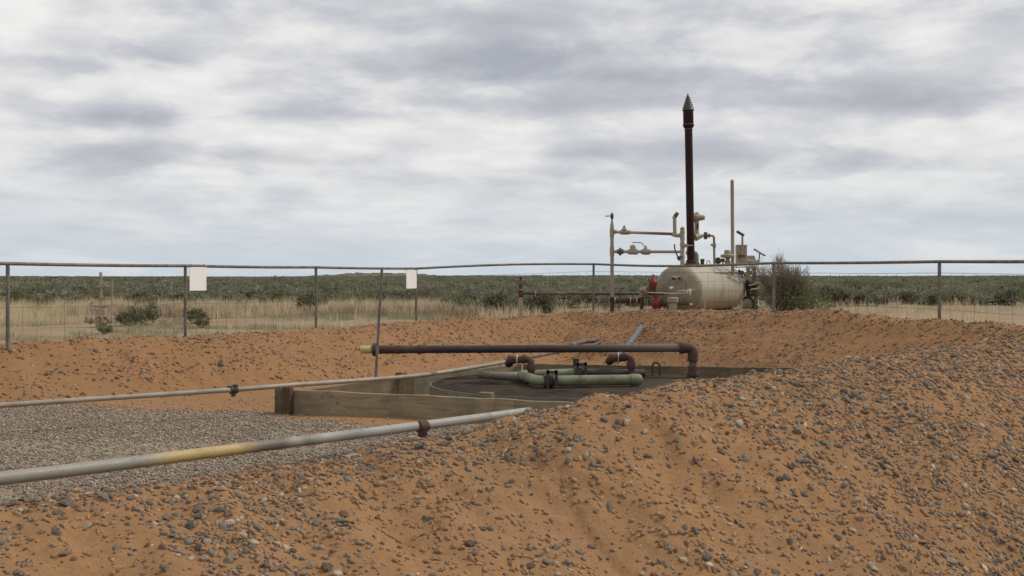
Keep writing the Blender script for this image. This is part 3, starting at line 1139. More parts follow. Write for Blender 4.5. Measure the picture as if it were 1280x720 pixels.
def build_pole():
    p0 = at(469.6, 474, 15.3); p1 = at(477.5, 334.5, 15.36)
    d = (p0 - p1) / np.linalg.norm(p0 - p1)
    g = p0 + d * .36
    root = MB().tube([p1, p0, g], .0185, 10).build('support_pole', M['galv'], None)
    own_base(root, (g[0], g[1], FLOOR))
    tag(root, 'thin leaning steel pole beside the yellow pipe cap', 'pole')


build_pole()


def build_green_pipes():
    base = at(740, 484, 14.6); base[2] = lidz(base[0], base[1])
    root = thing('sump_pipework', base, 'pale green pipe loop with rusty elbows lying on the sump lid', 'pipes')

    def on(px, d, h):
        p = at(px, 400, d)
        p[2] = lidz(p[0], p[1]) + h
        return p
    r = .062
    # front line
    a = on(683, 14.0, .085); b = on(791, 14.15, .085)
    d = (b - a) / np.linalg.norm(b - a)
    mb = MB(); mb.tube([a, b], r, 20); mb.build('pipe', M['green'], root)
    mb = MB(); mb.lathe(b - d * .03, d, [(0, r * 1.12), (.10, r * 1.12), (.13, r * .9), (.145, r * .4)], 20)
    mb.build('end_cap', M['green'], root)
    # rear line half green, half dark
    c = on(657, 14.85, .085); e = on(722, 14.95, .085); f = on(806, 15.05, .085)
    MB().tube([c, e], r * .85, 20).build('pipe', M['green'], root)
    MB().tube([e, f], r * .80, 20).build('pipe', M['longblack'], root)
    mb = MB(); dd = (f - e) / np.linalg.norm(f - e); ring(mb, e, dd, r * 1.15, .10, 20); mb.build('coupling', M['darksteel'], root)
    # side piece joining the two
    MB().tube(fillet([c + (.02, 0, 0), c + (-.06, -.1, 0), a + (-.12, .06, 0), a + (.02, 0, 0)], .1, 6), r * .95, 20).build('bend', M['green'], root)
    mb = MB(); ring(mb, a + d * .02, d, r * 1.22, .11, 20); mb.build('coupling', M['rust'], root)
    g = (a + c) / 2 + (-.04, 0, 0); ax = (c - a) / np.linalg.norm(c - a)
    # brackets
    for px, dd_ in ((690, 13.93), (727, 14.9)):
        q = on(px, dd_, 0)
        mb = MB()
        mb.box(q + (-.05, 0, .10), (.034, .05, .24)); mb.box(q + (.05, 0, .10), (.034, .05, .24)); mb.box(q + (0, 0, .195), (.13, .05, .03))
        mb.build('bracket', M['darksteel'], root)
    q = on(720, 15.15, 0)
    mb = MB(); mb.box(q + (0, 0, .12), (.075, .06, .26)); mb.box(q + (0, -.02, .10), (.10, .06, .09)); mb.build('valve', M['darksteel'], root)
    # rusty elbows: stub down to the lid, tee towards the pipes beyond
    for (px, dd_, stub) in ((664, 14.55, 26), (789, 14.9, 24)):
        q = on(px, dd_, 0)
        top = at(px, 453.5, dd_)
        top[2] = q[2] + .295
        left = top + np.array([-px_len(stub, dd_), .05, -.015])
        mb = MB()
        mb.tube(fillet([q, top, left], .06, 6), .044, 18)
        ring(mb, top + (0, 0, -.10), (0, 0, 1), .058, .07); ring(mb, top + (-.09, .01, 0), (1, -.15, 0), .056, .05)
        ring(mb, q + (0, 0, .04), (0, 0, 1), .075, .06)
        el = mb.build('elbow', M['rust'], root)
        mb = MB()
        mb.tube(fillet([left + (.05, 0, 0), left, left + (-.02, .13, -.05)], .04, 5), .052, 18)
        ring(mb, left, (1, 0, 0), .060, .07)
        mb.build('tee', M['rust'], root)
        mb = MB(); ring(mb, left + (.085, 0, .005), (1, -.1, 0), .062, .012); mb.build('band', M['lightline'], el)


build_green_pipes()


def build_blue_pipe():
    a = at(773, 450, 15.05); b = hit(802, 411, 17, 30)
    a[2] = lidz(a[0], a[1]) + .27
    b[2] = max(b[2], hz(b[0], b[1]) + .03)
    mid = (a + b) / 2
    d = (b - a) / np.linalg.norm(b - a)
    root = thing('flow_pipe', (b[0], b[1], hz(b[0], b[1])), 'blue grey pipe climbing from the sump up the far bank', 'pipe')
    MB().tube([a, b, b + d * .5 + (0, 0, -.15)], .047, 16).build('pipe', M['bluepipe'], root)
    mb = MB(); ring(mb, a + d * .10, d, .062, .06); mb.build('clamp', M['clampblue'], root)
    mb = MB(); ring(mb, a + d * 2.6, d, .056, .10); mb.build('coupling', M['bluepipe'], root)


build_blue_pipe()


def build_hose():
    pts = catmull([at(600, 478, 15.5), at(613, 474, 15.3), at(635, 471, 15.05), at(655, 473, 14.8)], 22)
    for p in pts:
        p[2] = lidz(p[0], p[1]) + .047
    mb = MB()
    rs = [.050 if i % 4 < 2 else .028 for i in range(len(pts))]
    mb.tube(pts, rs, 14)
    o = mb.build('corrugated_hose', M['hose'], None, angle=15)
    own_base(o, (*pts[0][:2], lidz(pts[0][0], pts[0][1])))
    tag(o, 'short ribbed dark hose lying on the left of the sump lid', 'hose')
    # loose plate leaning on the lid behind the hose
    mb = MB()
    c = at(652, 466, 15.9); c[2] = lidz(c[0], c[1]) + .02
    mb.box(c, (.75, .30, .03))
    o = mb.build('steel_strip', M['lidrim'], None)
    own_base(o, c); tag(o, 'flat steel strip on the sump lid behind the ribbed hose', 'plate')


build_hose()


def build_thin_line():
    r = .0265
    pts = [at(-80, 512, 11.3), at(100, 500, 12.2), at(290, 487.3, 13.25), at(360, 481.8, 13.75), at(440, 476.2, 14.35), at(525, 469.2, 15.25), at(585, 460.5, 16.1), at(640, 451, 17.1),
           at(690, 441.5, 19.6), hit(749, 429.5, 18, 30)]
    pts = list(catmull(pts, 6))
    for p in pts[-10:]:
        p[2] = max(p[2], hz(p[0], p[1]) + .02)
    e = pts[-1] - pts[-4]; e /= np.linalg.norm(e)
    pts.append(pts[-1] + e * .4 + np.array([0, 0, -.12]))
    base = pts[0].copy(); base[2] = FLOOR
    k = int(len(pts) * .80)
    root = thing('flow_line', (pts[19][0], pts[19][1], FLOOR), 'thin pale pipe crossing the pit over the timber frame corner', 'pipe')
    MB().tube(pts[:k + 1], r, 14).build('pipe', M['greyline'], root)
    MB().tube(pts[k:], r * .98, 14).build('pipe', M['rustpipe'], root)
    mb = MB()
    c = at(292, 487.2, 13.27); d = pts[14] - pts[12]
    ring(mb, c, d, r + .018, .085, 14)
    mb.box(c + (0, -.01, -.05), (.045, .03, .05)); mb.box(c + (0.02, -.01, .045), (.05, .03, .03)); mb.box(c + (-.05, -.01, .02), (.03, .06, .05))
    mb.build('clamp', M['darksteel'], root)
    # second thin line lying beside it where it climbs the bank
    b = hit(747, 425.5, 18, 30); a = at(714, 432, b[1] - 1.6)
    a[2] = max(a[2], hz(a[0], a[1]) + .02); b[2] = max(b[2], hz(b[0], b[1]))
    o = MB().tube([a, (a + b) / 2 + (0, 0, .03), b], .045, 12).build('pipe_end', M['rustpipe'], None)
    own_base(o, (*a[:2], hz(a[0], a[1])))
    tag(o, 'rusty pipe end poking out of the bank beyond the sump', 'pipe')


build_thin_line()


def build_big_line():
    r = .0435
    pts = [at(-120, 612, 7.0), at(100, 586.5, 7.95), at(300, 561, 9.25), at(526, 532.2, 11.3), at(640, 517, 12.3)]
    pts = list(catmull(pts, 6))
    d = pts[-1] - pts[-2]; d /= np.linalg.norm(d)
    pts.append(pts[-1] + d * .9)
    b = at(526, 534, 11.3)
    base = np.array([b[0], b[1], FLOOR])
    root = thing('pipeline', base, 'thick grey pipe with a yellow stretch across the gravel beside the near bank', 'pipe')
    mt = multi_pipe('pipeline_paint', [(0, (.25, .228, .192)), (.17, (.25, .228, .192)), (.215, (.25, .225, .19)), (.24, (.27, .24, .19)), (.262, (.38, .285, .12)), (.36, (.40, .285, .12)), (.39, (.16, .13, .10)), (.43, (.13, .105, .085)),
                                       (.455, (.28, .26, .23)), (.475, (.17, .15, .125)), (.50, (.31, .295, .26)), (.56, (.20, .185, .165)), (.59, (.29, .276, .245)), (1, (.30, .286, .255))],
                    (pts[0] - base, pts[-1] - base))
    MB().tube(pts, r, 24).build('pipe', mt, root)
    mb = MB()
    q = at(528, 533, 11.28)
    ring(mb, q + (0, -.005, 0), d, r + .012, .10, 20)
    gz = hz(q[0], q[1])
    mb.box((q[0] + .005, q[1] - .045, (q[2] + gz - .1) / 2 - .02), (.085, .03, q[2] - gz + .1))
    mb.build('bracket', M['rust'], root)
    mb = MB()
    k = at(207, 573, 8.6)
    dd = pts[10] - pts[9]
    ring(mb, k + np.array([0, 0, -.0005]), dd, r + .0022, .012, 24)
    mb.build('band', M['lightline'], root)
    # hidden support under the left end
    mb = MB(); q = at(-60, 605.5, 7.2); mb.beam((q[0], q[1], FLOOR - .1), (q[0], q[1], q[2] - r + .01), .09, .09, up=(0, 1, 0)); mb.build('support', M['rust'], root)


build_big_line()


# ------------------------------------------------------------------ fence
FP = []       # x, y, rail z


def build_fence():
    a = np.array([-5.09, 18.7]); b = np.array([-1.95, 24.4])
    L = [a + (b - a) * t for t in (-1.5, -1.0, -.5, 0, .5, 1.0)]
    pts = [(p[0], p[1], .185) for p in L]
    pts += [(1.87, 27.5, .31), (4.71, 21.6, .262), (6.34, 17.8, .237), (7.72, 14.6, .21), (8.6, 11.4, .2)]
    FP.extend(pts)
    root = thing('wire_fence', (b[0], b[1], hz(*b)), 'steel pipe rail fence with wire mesh along the far bank', 'fence')
    for i, (x, y, z) in enumerate(pts):
        g = hz(x, y)
        mb = MB(); mb.tube([(x, y, g - .3), (x, y, z - .02)], .026, 12)
        mb.build('post', M['galv'], root)
    for i in range(len(pts) - 1):
        p = np.array(pts[i]); q = np.array(pts[i + 1])
        n = 8
        sag = {5: -.035, 6: .05}.get(i, .008)
        rp = []
        for k in range(n + 1):
            t = k / n
            w = p + (q - p) * t
            w[2] -= sag * math.sin(math.pi * t)
            rp.append(w)
        MB().tube(rp, .024, 12).build('rail', M['galv'], root)
        # mesh
        mb = MB()
        L = np.linalg.norm(q[:2] - p[:2])
        ga, gb = hz(*p[:2]), hz(*q[:2])
        levels = [.06, .30, .52, .72, .90]
        for lv in levels:
            wp = []
            for k in range(9):
                t = k / 8
                w = p + (q - p) * t
                g = ga + (gb - ga) * t
                top = w[2] - .165
                w[2] = g + (top - g) * (lv / .90) - .015 * math.sin(math.pi * t) + random.uniform(-.004, .004)
                wp.append(w)
            mb.tube(wp, .0022 if lv < .9 else .0032, 5)
        m = int(L / .22)
        for k in range(1, m):
            t = k / m
            w = p + (q - p) * t
            g = hz(w[0], w[1])
            top = w[2] - .165 - .015 * math.sin(math.pi * t)
            mb.tube([(w[0], w[1], g), (w[0] + random.uniform(-.01, .01), w[1], top)], .0018, 4)
        mb.build('wire_mesh', M['wire'], root)


build_fence()


def build_signs():
    d = np.array([3.14, 5.7, 0]); d /= np.linalg.norm(d)
    nrm = np.array([d[1], -d[0], 0])
    for (base, off, w, h, lab) in ((np.array([-5.09, 18.7, .165]), .06, .37, .37, 'larger blank white board hanging on the fence at the left'),
                                   (np.array([-1.95, 24.4, .155]), -.40, .37, .375, 'white board hung from the rail at the fence corner post')):
        c = base + d * (off + w / 2) + nrm * .03
        M3 = np.stack([d, nrm, [0, 0, 1]], 1)
        root = thing('sign_board', c + np.array([0, 0, -h]), lab, 'sign')
        mb = MB(); mb.box(c + (0, 0, -h / 2), (w, .008, h), M3); mb.build('panel', M['white'], root, bevel=.002)
        for s in (-.4, .4):
            mb = MB(); p = c + d * (s * w)
            mb.torus(p + np.array([0, 0, .012]) - nrm * .025, d, .032, .004, 12, 5)
            mb.build('tie', M['wire'], root)


build_signs()


# ------------------------------------------------------------------ gas separator
def build_separator():
    C0 = at(848, 362, 26.5); C1 = np.array([5.22, 29.5, C0[2] + .005])
    ax = (C1 - C0) / np.linalg.norm(C1 - C0); L = np.linalg.norm(C1 - C0)
    Rr = .54
    side = np.cross(ax, [0, 0, 1.]); side /= np.linalg.norm(side)     # to the right / towards the viewer's right
    up = np.array([0, 0, 1.])
    gz = hz(C0[0], C0[1])
    root = thing('gas_separator', (C0[0], C0[1], gz), 'beige horizontal separator tank with tall dark exhaust stack behind the bank', 'tank')
    mb = MB(); mb.lathe(C0, ax, [(0, Rr), (L, Rr)], 56); shell = mb.build('shell', M['tank'], root)
    for t in (.02, L * .5, L - .02):
        mb = MB(); mb.torus(C0 + ax * t, ax, Rr, .006, 56, 6); mb.build('seam', M['tank'], shell)
    n = 12
    hp = [(-.25 * math.sin(math.pi / 2 * i / n), Rr * math.cos(math.pi / 2 * i / n) + .002) for i in range(n + 1)]
    mb = MB(); mb.lathe(C0 + ax * .01, ax, hp[::-1], 56); head = mb.build('head', M['tankshade'], root, angle=60)
    mb = MB(); mb.lathe(C1 - ax * .01, ax, [(-a, b) for a, b in hp], 56); mb.build('head', M['tank'], root, angle=60)
    # saddles
    for t in (.45, L - .5):
        mb = MB(); c = C0 + ax * t
        M3 = np.stack([ax, side, up], 1)
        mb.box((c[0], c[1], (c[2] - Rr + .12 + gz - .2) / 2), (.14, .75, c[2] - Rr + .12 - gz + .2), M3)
        mb.build('saddle', M['tankshade'], root)

    # --- stack
    s0 = at(864, 332, 27.2); s1 = at(860.6, 158, 27.2)
    MB().tube([s0 + (0, 0, -.25), s1], .088, 20).build('stack', M['stack'], root)
    mb = MB(); ring(mb, s0 + (0, 0, .03), up, .20, .05, 20); ring(mb, s0 + (0, 0, .09), up, .12, .06, 20); mb.build('stack_flange', M['rust'], root)
    sd = (s1 - s0) / np.linalg.norm(s1 - s0)
    mb = MB(); mb.lathe(s1 - sd * .03, sd, [(0, .105), (.05, .130), (.06, .11), (.07, .11), (.08, .117), (.40, .117)], 22)
    arr = mb.build('flame_arrestor', M['stack'], root)
    mb = MB(); ring(mb, s1 + sd * .045, sd, .128, .022, 22); ring(mb, s1 - sd * .06, sd, .098, .015, 22); mb.build('band', M['rustpipe'], arr)
    mb = MB(); mb.lathe(s1 + sd * .36, sd, [(0, .136), (.015, .136), (.02, .13), (.37, .012), (.39, .004)], 22)
    cone = mb.build('cone', M['darksteel'], arr)
    mb = MB()
    for ring_i in range(5):
        for k in range(12):
            t = .05 + ring_i * .055
            rr = .13 - (.118) * (t / .35)
            a = 2 * math.pi * (k + .5 * (ring_i % 2)) / 12
            e = np.array([math.cos(a), math.sin(a), 0])
            mb.box(s1 + sd * (.38 + t) + e * (rr + .002), (.018, .018, .018))
    mb.build('vent_slots', M['galv'], cone)['kind'] = 'stuff'

    # --- thin vent pole
    v0 = at(916, 333, 28.4); v1 = at(915.2, 226, 28.4)
    mb = MB(); mb.tube([v0 + (0, 0, -.2), v1], .042, 14); mb.tube([v1, v1 + (0, 0, .03)], [.042, .02], 14); mb.build('vent_pole', M['beige'], root)

    def mushroom(px, py_top, py_bot, d, wpx, nm='control_valve'):
        t = at(px, py_top, d); b = at(px, py_bot, d)
        w = px_len(wpx, d) / 2
        h = px_len(14, d)
        mb = MB()
        mb.lathe(t + (0, 0, -h), up, [(0, w * .26), (h * .28, w * .34), (h * .34, w * .9), (h * .38, w), (h * .54, w), (h * .58, w * .93), (h * .66, w * .50), (h * .90, w * .46), (h, w * .36)], 22)
        o = mb.build(nm, M['beige'], root)
        mb = MB(); mb.lathe(b, up, [(0, w * .34), (.04, w * .42), (.09, w * .42), (.10, w * .2), (t[2] - h - b[2] + .02, w * .28)], 16); mb.build('yoke', M['beige'], o)
        return o
    mushroom(909.5, 312.5, 331, 28.2, 18)
    mushroom(938, 319.5, 334, 29.2, 24)
    # body of the outer valve hanging at the far end
    for (px, pt, pb, w, m, nm) in ((935, 333, 350, 5, 'beige', 'valve_stem'), (943, 331, 352, 5, 'rustpipe', 'valve_stem'), (941, 351, 371, 17, 'rust', 'valve_body'), (945, 371, 394, 6, 'galv', 'support_leg')):
        t = at(px, pt, 29.2); b = at(px, pb, 29.2); w = px_len(w, 29.2) / 2
        hh = t[2] - b[2]
        if nm == 'support_leg':
            b[2] = hz(b[0], b[1]) - .05
            hh = t[2] - b[2]
        mb = MB(); mb.lathe(b, up, [(0, w * .8), (hh * .12, w), (hh * .45, w), (hh * .5, w * .72), (hh * .62, w * .72), (hh * .68, w), (hh * .9, w), (hh, w * .7)], 16)
        mb.build(nm, M[m], root)
    mb = MB(); a = at(936, 357, 29.05); b = at(950, 353, 28.95); mb.tube([a, b], .013, 10); mb.tube([at(938, 362, 29.0), at(949, 360, 28.95)], .012, 10); mb.tube(fillet([b, at(951, 349, 28.95), at(947, 348, 29)], .05), .012, 8)
    mb.build('tubing', M['lightline'], root)
    mb = MB(); mb.tube([at(929, 356, 29.3), at(945, 357, 29.2)], .07, 14); ring(mb, at(934, 356.3, 29.27), (1, 0, 0), .13, .05); mb.build('nozzle', M['rust'], root)
    mb = MB(); mb.tube([at(930, 343, 29.3), at(940, 341, 29.2)], .05, 12); mb.build('nozzle', M['beige'], root)
    # solar panel
    p = at(949.5, 315.5, 29.2)
    Rm = Matrix.Rotation(R(-25), 3, 'Z') @ Matrix.Rotation(R(32), 3, 'Y')
    Rn = np.array(Rm)
    mb = MB(); mb.box(p, (.27, .21, .018), Rn); sp = mb.build('solar_panel', M['solar'], root)
    for (ox, oy, lx, ly) in ((0, .112, .29, .014), (0, -.112, .29, .014), (.142, 0, .014, .21), (-.142, 0, .014, .21)):
        mb = MB(); mb.box(p + Rn @ np.array([ox, oy, 0]), (lx, ly, .026), Rn); mb.build('frame', M['galv'], sp)
    mb = MB(); mb.box(p + Rn @ np.array([0, 0, .011]), (.235, .175, .006), Rn); mb.build('cells', M['solar'], sp)
    mb = MB(); mb.tube(fillet([p, at(949, 325, 29.2), at(943, 327.5, 29.2)], .05), .014, 8); mb.build('bracket', M['darksteel'], sp)
    # box and curved goose-neck behind the pole
    t = at(926.5, 318, 28.8)
    mb = MB(); mb.box(t, (px_len(13, 28.8), .18, px_len(24, 28.8))); mb.build('control_box', M['beige'], root, bevel=.01)
    mb = MB(); mb.box(at(927, 320, 28.68), (px_len(9, 28.8), .02, px_len(3, 28.8))); mb.build('conduit', M['rustpipe'], root)
    mb = MB(); mb.tube([at(928, 326, 28.7), at(928, 293, 28.7)], .026, 12); mb.build('vent_pipe', M['beige'], root)
    mb = MB(); mb.tube([at(929.5, 294, 28.7), at(921.5, 289.5, 28.6)], .034, 12); mb.build('vent_cap', M['rustpipe'], root)
    # gauges and knobs on top
    for (px, py, r, m) in ((898, 326, 4.2, 'darksteel'), (904, 325.5, 2.6, 'darksteel'), (928, 341, 2.8, 'darksteel'), (924.5, 338.5, 1.6, 'darksteel')):
        c = at(px, py, 27.7); rr = px_len(r, 27.7)
        mb = MB(); mb.lathe(c + (0, .04, 0), (-.2, -1, .1), [(0, rr), (.05, rr), (.06, rr * .85), (.062, 0.01)], 16); mb.tube([c, (c[0], c[1] + .06, c[2] - .12)], .015, 8)
        mb.build('gauge', M[m], root)
    # pipe run along the top of the shell with a pale line under the rail
    mb = MB(); mb.tube([at(867, 340.5, 26.55), at(927, 341.5, 29.0)], .012, 8); mb.build('conduit', M['rust'], root)
    mb = MB(); mb.tube([at(920, 333.5, 28.2), at(946, 331.5, 29.0)], .035, 10); mb.build('conduit', M['lightline'], root)
    mb = MB(); mb.tube([at(878, 333, 27.6), at(878, 324.5, 27.6)], .042, 14); ring(mb, at(878, 325, 27.6), up, .05, .05); mb.build('nozzle', M['darksteel'], root)
    mb = MB()
    c = at(885.5, 331.5, 27.6); pts = [c + np.array([math.cos(t) * .042, 0, math.sin(t) * .11]) for t in np.linspace(0, math.pi, 10)]
    mb.tube(pts, .008, 8); mb.build('lifting_ring', M['darksteel'], root)
    # downcomer from the upper line (right of the stack) to the shell
    mb = MB(); mb.tube(fillet([at(866, 294.5, 27.35), at(892.5, 294.5, 27.5), at(893, 331, 27.7)], .07, 6), .027, 12)
    dcm = mb.build('downcomer', M['beige'], root)
    mb = MB(); ring(mb, at(882, 294.5, 27.44), (1, 0, 0), .085, .07, 8); ring(mb, at(886.5, 294.5, 27.46), (1, 0, 0), .045, .04, 12); mb.build('union', M['rustpipe'], dcm)
    mb = MB(); mb.tube([at(893, 307, 27.6), at(889.5, 306, 27.5)], .028, 10); ring(mb, at(893, 307, 27.6), up, .04, .09, 12); mb.build('tee', M['beige'], dcm)
    mb = MB(); mb.tube([at(869, 297, 27.35), at(878, 294.5, 27.4)], [.085, .04], 14); mb.build('reducer', M['beige'], dcm)
    # regulator behind stack at y 270
    c = at(872, 272, 27.5)
    mb = MB(); mb.lathe(c + (-.22, 0, 0), (1, 0, 0), [(0, .05), (.08, .055), (.10, .10), (.14, .11), (.22, .085), (.38, .05), (.36, .05), (.37, .045)], 18)
    mb.lathe(c + (-.02, 0, .0), up, [(-.03, .07), (.08, .06), (.10, .045), (.12, .045)], 14)
    mb.tube([c + (-.02, 0, -.08), at(871, 294, 27.4)], [.05, .055], 14)
    mb.build('regulator', M['beige'], root)
    mb = MB(); mb.box(at(872, 282.5, 27.38), (.035, .04, .12)); mb.build('bracket', M['darksteel'], root)
    mb = MB(); mb.tube([at(858, 273, 27.6), at(862, 272.5, 27.6)], .034, 10); mb.build('plug', M['rustpipe'], root)
    # elbow right of the stack at y 315
    mb = MB(); mb.tube(fillet([at(858, 316, 27.4), at(870.5, 316, 27.45), at(871, 331, 27.5)], .07, 6), .05, 14); mb.build('elbow', M['beige'], root)
    # --- fittings on the near head
    def hd(px, py, d=26.22):
        return at(px, py, d - .14)
    for (px, py) in ((842, 348.3), (849.5, 347.8)):
        mb = MB(); mb.lathe(hd(px, py, 26.3), -ax, [(-.06, .03), (.05, .03), (.05, .022), (.06, .02)], 10); mb.build('bolt', M['rust'], head)
    mb = MB(); mb.box(hd(845, 346, 26.29), (.17, .05, .06)); mb.build('nameplate', M['yellow'], head)
    for (px, py) in ((828, 353.3), (833, 351.8), (865, 353.3), (872, 352.6)):
        mb = MB(); mb.box(hd(px, py, 26.33 if px < 850 else 26.40), (.045, .12, .018)); mb.build('lug', M['beige'], head)
    mb = MB(); mb.lathe(hd(838.7, 359.7, 26.22), -ax, [(-.1, .024), (.03, .026), (.035, .02)], 12); mb.build('gauge', M['white'], head)
    mb = MB(); mb.tube([hd(809, 365.6, 26.05), hd(846, 366.8, 26.05), hd(856.5, 366.4, 26.05)], .008, 8); mb.tube(fillet([hd(846, 364.5, 26.06), hd(857.5, 362.5, 26.06), hd(858, 366.3, 26.06)], .03), .008, 8)
    mb.tube([hd(846, 366.8, 26.05), hd(846, 366.8, 26.4)], .012, 6)
    mb.build('tubing', M['lightline'], root)
    mb = MB(); mb.lathe(hd(865, 363.5, 26.4), -ax, [(-.2, .11), (.06, .11), (.065, .07), (.11, .065), (.115, .04)], 20); b = mb.build('burner_flange', M['beige'], head)
    mb = MB(); mb.lathe(hd(861.5, 364, 26.2), -ax, [(0, .05), (.05, .05), (.06, .02)], 14); mb.tube([hd(862, 364, 26.1), hd(863, 369, 26.1)], .018, 8); mb.build('valve', M['lightline'], head)
    mb = MB(); mb.tube([hd(857.5, 353, 26.1), hd(857.5, 362, 26.1)], .010, 8); mb.tube([hd(857.5, 353.5, 26.1), hd(857.5, 353.5, 26.4)], .010, 8); mb.build('sight_tube', M['darksteel'], head)
    # burner housing: tapered box under the head
    mb = MB()
    c = hd(841, 382, 26.0)
    t = hd(841.5, 372.5, 26.0); gzz = hz(c[0], c[1])
    mb.lathe((c[0], c[1], gzz - .1), up, [(0, .085), (t[2] - gzz - .02, .085), (t[2] - gzz + .02, .125), (t[2] - gzz + .1, .125), (t[2] - gzz + .12, .10)], 20)
    mb.build('burner_housing', M['tankshade'], root)
    mb = MB(); mb.lathe(hd(857, 378.5, 26.3), (-.9, -.35, .05), [(-.1, .05), (.1, .05), (.11, .07), (.16, .07), (.17, .05)], 14); mb.build('drain_valve', M['rustpipe'], root)
    mb = MB(); mb.box(hd(863.5, 380.3, 26.1), (.05, .2, .03)); mb.build('drain_tag', M['lightline'], root)
    return C0, C1, ax


SEP = build_separator()


def build_manifold():
    d0 = 27.3
    base = at(765, 392, d0); base[2] = hz(base[0], base[1])
    root = thing('pipe_manifold', base, 'tall beige pipe riser with two cross pipes feeding the separator', 'pipework')
    up = np.array([0, 0, 1.])
    r = px_len(4.6, d0) / 2
    P = lambda px, py, d=None: at(px, py, d if d else d0 - .35 * (px - 765) / 87.0)
    MB().tube([P(765.2, 372), P(765, 281)], r, 16).build('riser', M['beige'], root)
    mb = MB(); mb.tube([(base[0], base[1], base[2] - .1), P(765.2, 371)], r * 1.02, 16); ring(mb, P(765.2, 373.5), up, r * 1.25, .09); ring(mb, P(765.2, 382), up, r * 1.12, .05)
    mb.build('riser_base', M['rust'], root)
    mb = MB(); ring(mb, P(765, 290.5), up, r * 1.22, .20, 16); mb.build('tee', M['beige'], root)
    mb = MB(); ring(mb, P(765, 314), up, r * 1.25, .21, 16); mb.build('tee', M['beige'], root)
    mb = MB(); mb.tube([P(765, 281.5), P(765, 275.5)], [r * 1.05, r * .55], 14); mb.build('reducer', M['beige'], root)
    mb = MB(); mb.tube([P(765, 276), P(765, 266)], r * .42, 10); mb.lathe(P(765, 274), up, [(0, .02), (.03, .036), (.10, .036), (.13, .018), (.15, .018)], 12); mb.tube([P(765, 269.8), P(757, 270.2, d0 - .12)], .011, 8); mb.build('bleed_valve', M['darksteel'], root)
    # upper line
    bands = [(0, (.36, .30, .22)), (.4, (.33, .275, .20)), (.62, (.20, .13, .09)), (.8, (.14, .065, .05)), (1, (.17, .08, .06))]
    a = P(770, 290); b = P(842, 292.5)
    MB().tube([P(766, 289.8), b], r * .78, 14).build('upper_line', multi_pipe('upper_line_paint', bands, (a - base, b - base)), root)
    dirx = (b - a) / np.linalg.norm(b - a)
    mb = MB(); ring(mb, P(780, 290.3), dirx, r * 1.35, .17, 14); ring(mb, P(785, 290.4), dirx, r * 1.15, .10, 14); ring(mb, P(769, 289.8), dirx, r * 1.1, .06, 14); mb.lathe(P(780.3, 288), up, [(0, .06), (.04, .055), (.06, .03), (.09, .028)], 12); v = mb.build('check_valve', M['beige'], root)
    mb = MB(); mb.lathe(P(780.3, 285.2), up, [(0, .028), (.03, .03), (.06, .012)], 8); mb.build('cap', M['darksteel'], v)
    # lower line
    a = P(766, 314.5); b = P(852, 314.8)
    MB().tube([a, b], r * .80, 14).build('lower_line', M['beige'], root)
    mb = MB(); ring(mb, P(775.3, 314.5), dirx, .088, .05, 8); ring(mb, P(773, 314.5), dirx, .055, .06, 14); ring(mb, P(777.8, 314.5), dirx, .055, .06, 14); mb.tube([P(775.3, 310), P(775.3, 319.5)], .012, 6); mb.build('union', M['rustpipe'], root)
    mb = MB(); mb.tube([P(791, 315.5), P(791, 307.5)], [.065, .065], 14); mb.tube([P(791, 308), P(791, 306)], [.065, .03], 14); ring(mb, P(791, 315), dirx, .06, .22, 14); mb.tube([P(793, 311.5), P(797.5, 315)], .05, 10); mb.build('strainer', M['beige'], root)
    mb = MB(); ring(mb, P(807, 314.8), dirx, .068, .14, 14); ring(mb, P(803.5, 314.8), dirx, .052, .08, 14); ring(mb, P(811, 314.8), dirx, .058, .07, 14); mb.lathe(P(807, 311), up, [(-.05, .05), (.02, .04), (.05, .022), (.07, .022)], 10); v = mb.build('ball_valve', M['beige'], root)
    mb = MB(); mb.tube(fillet([P(806.5, 309), P(801.5, 303.2), P(790.5, 303)], .03), .010, 8); mb.build('handle', M['galv'], v)
    # drip pot stub on the upper line
    mb = MB(); mb.tube([P(843.5, 294), P(843.2, 271)], r * .98, 14); ring(mb, P(843.2, 271.2), up, r * 1.2, .03, 14); mb.build('stub', M['beige'], root)
    mb = MB(); mb.tube([P(843.5, 271), P(847.3, 265.8)], [.05, .04], 12); mb.build('stub_cap', M['rustpipe'], root)
    mb = MB(); mb.tube(fillet([P(840, 292.5), P(846, 295), P(853, 293)], .06), r * 1.05, 14); mb.build('elbow', M['beige'], root)
    # vertical pipe down onto the tank
    mb = MB(); mb.tube([P(853, 332.5, 26.85), P(853, 286)], r * 1.15, 16); root_v = mb.build('down_pipe', M['beige'], root)
    for py in (291, 297.5, 306, 321):
        mb = MB(); ring(mb, P(853, py), up, r * 1.38, .07, 16); mb.build('collar', M['beige'], root_v)
    mb = MB(); mb.lathe(P(853, 286.5), up, [(0, .055), (.03, .055), (.035, .02), (.06, .018)], 12); mb.build('cap', M['beige'], root_v)
    mb = MB(); mb.tube([P(853, 307), P(858.5, 307, 26.75)], .04, 12); mb.tube([P(858, 307, 26.7), P(866, 306.7, 26.6)], .013, 8)
    mb.build('side_valve', M['beige'], root_v)
    mb = MB(); mb.tube(fillet([P(853, 321, 26.75), P(847, 321, 26.7), P(843.5, 312, 26.7), P(843, 305, 26.7)], .05), .016, 8); mb.build('lever', M['rust'], root_v)
    mb = MB(); ring(mb, P(848.5, 323, 26.7), (1, 0, .6), .05, .06, 10); mb.build('drain_valve', M['darksteel'], root_v)
    # low link: flanged spool from riser to second riser
    a = P(767, 375.8); b = P(799, 375.8)
    mb = MB(); mb.tube([a, b], .055, 14)
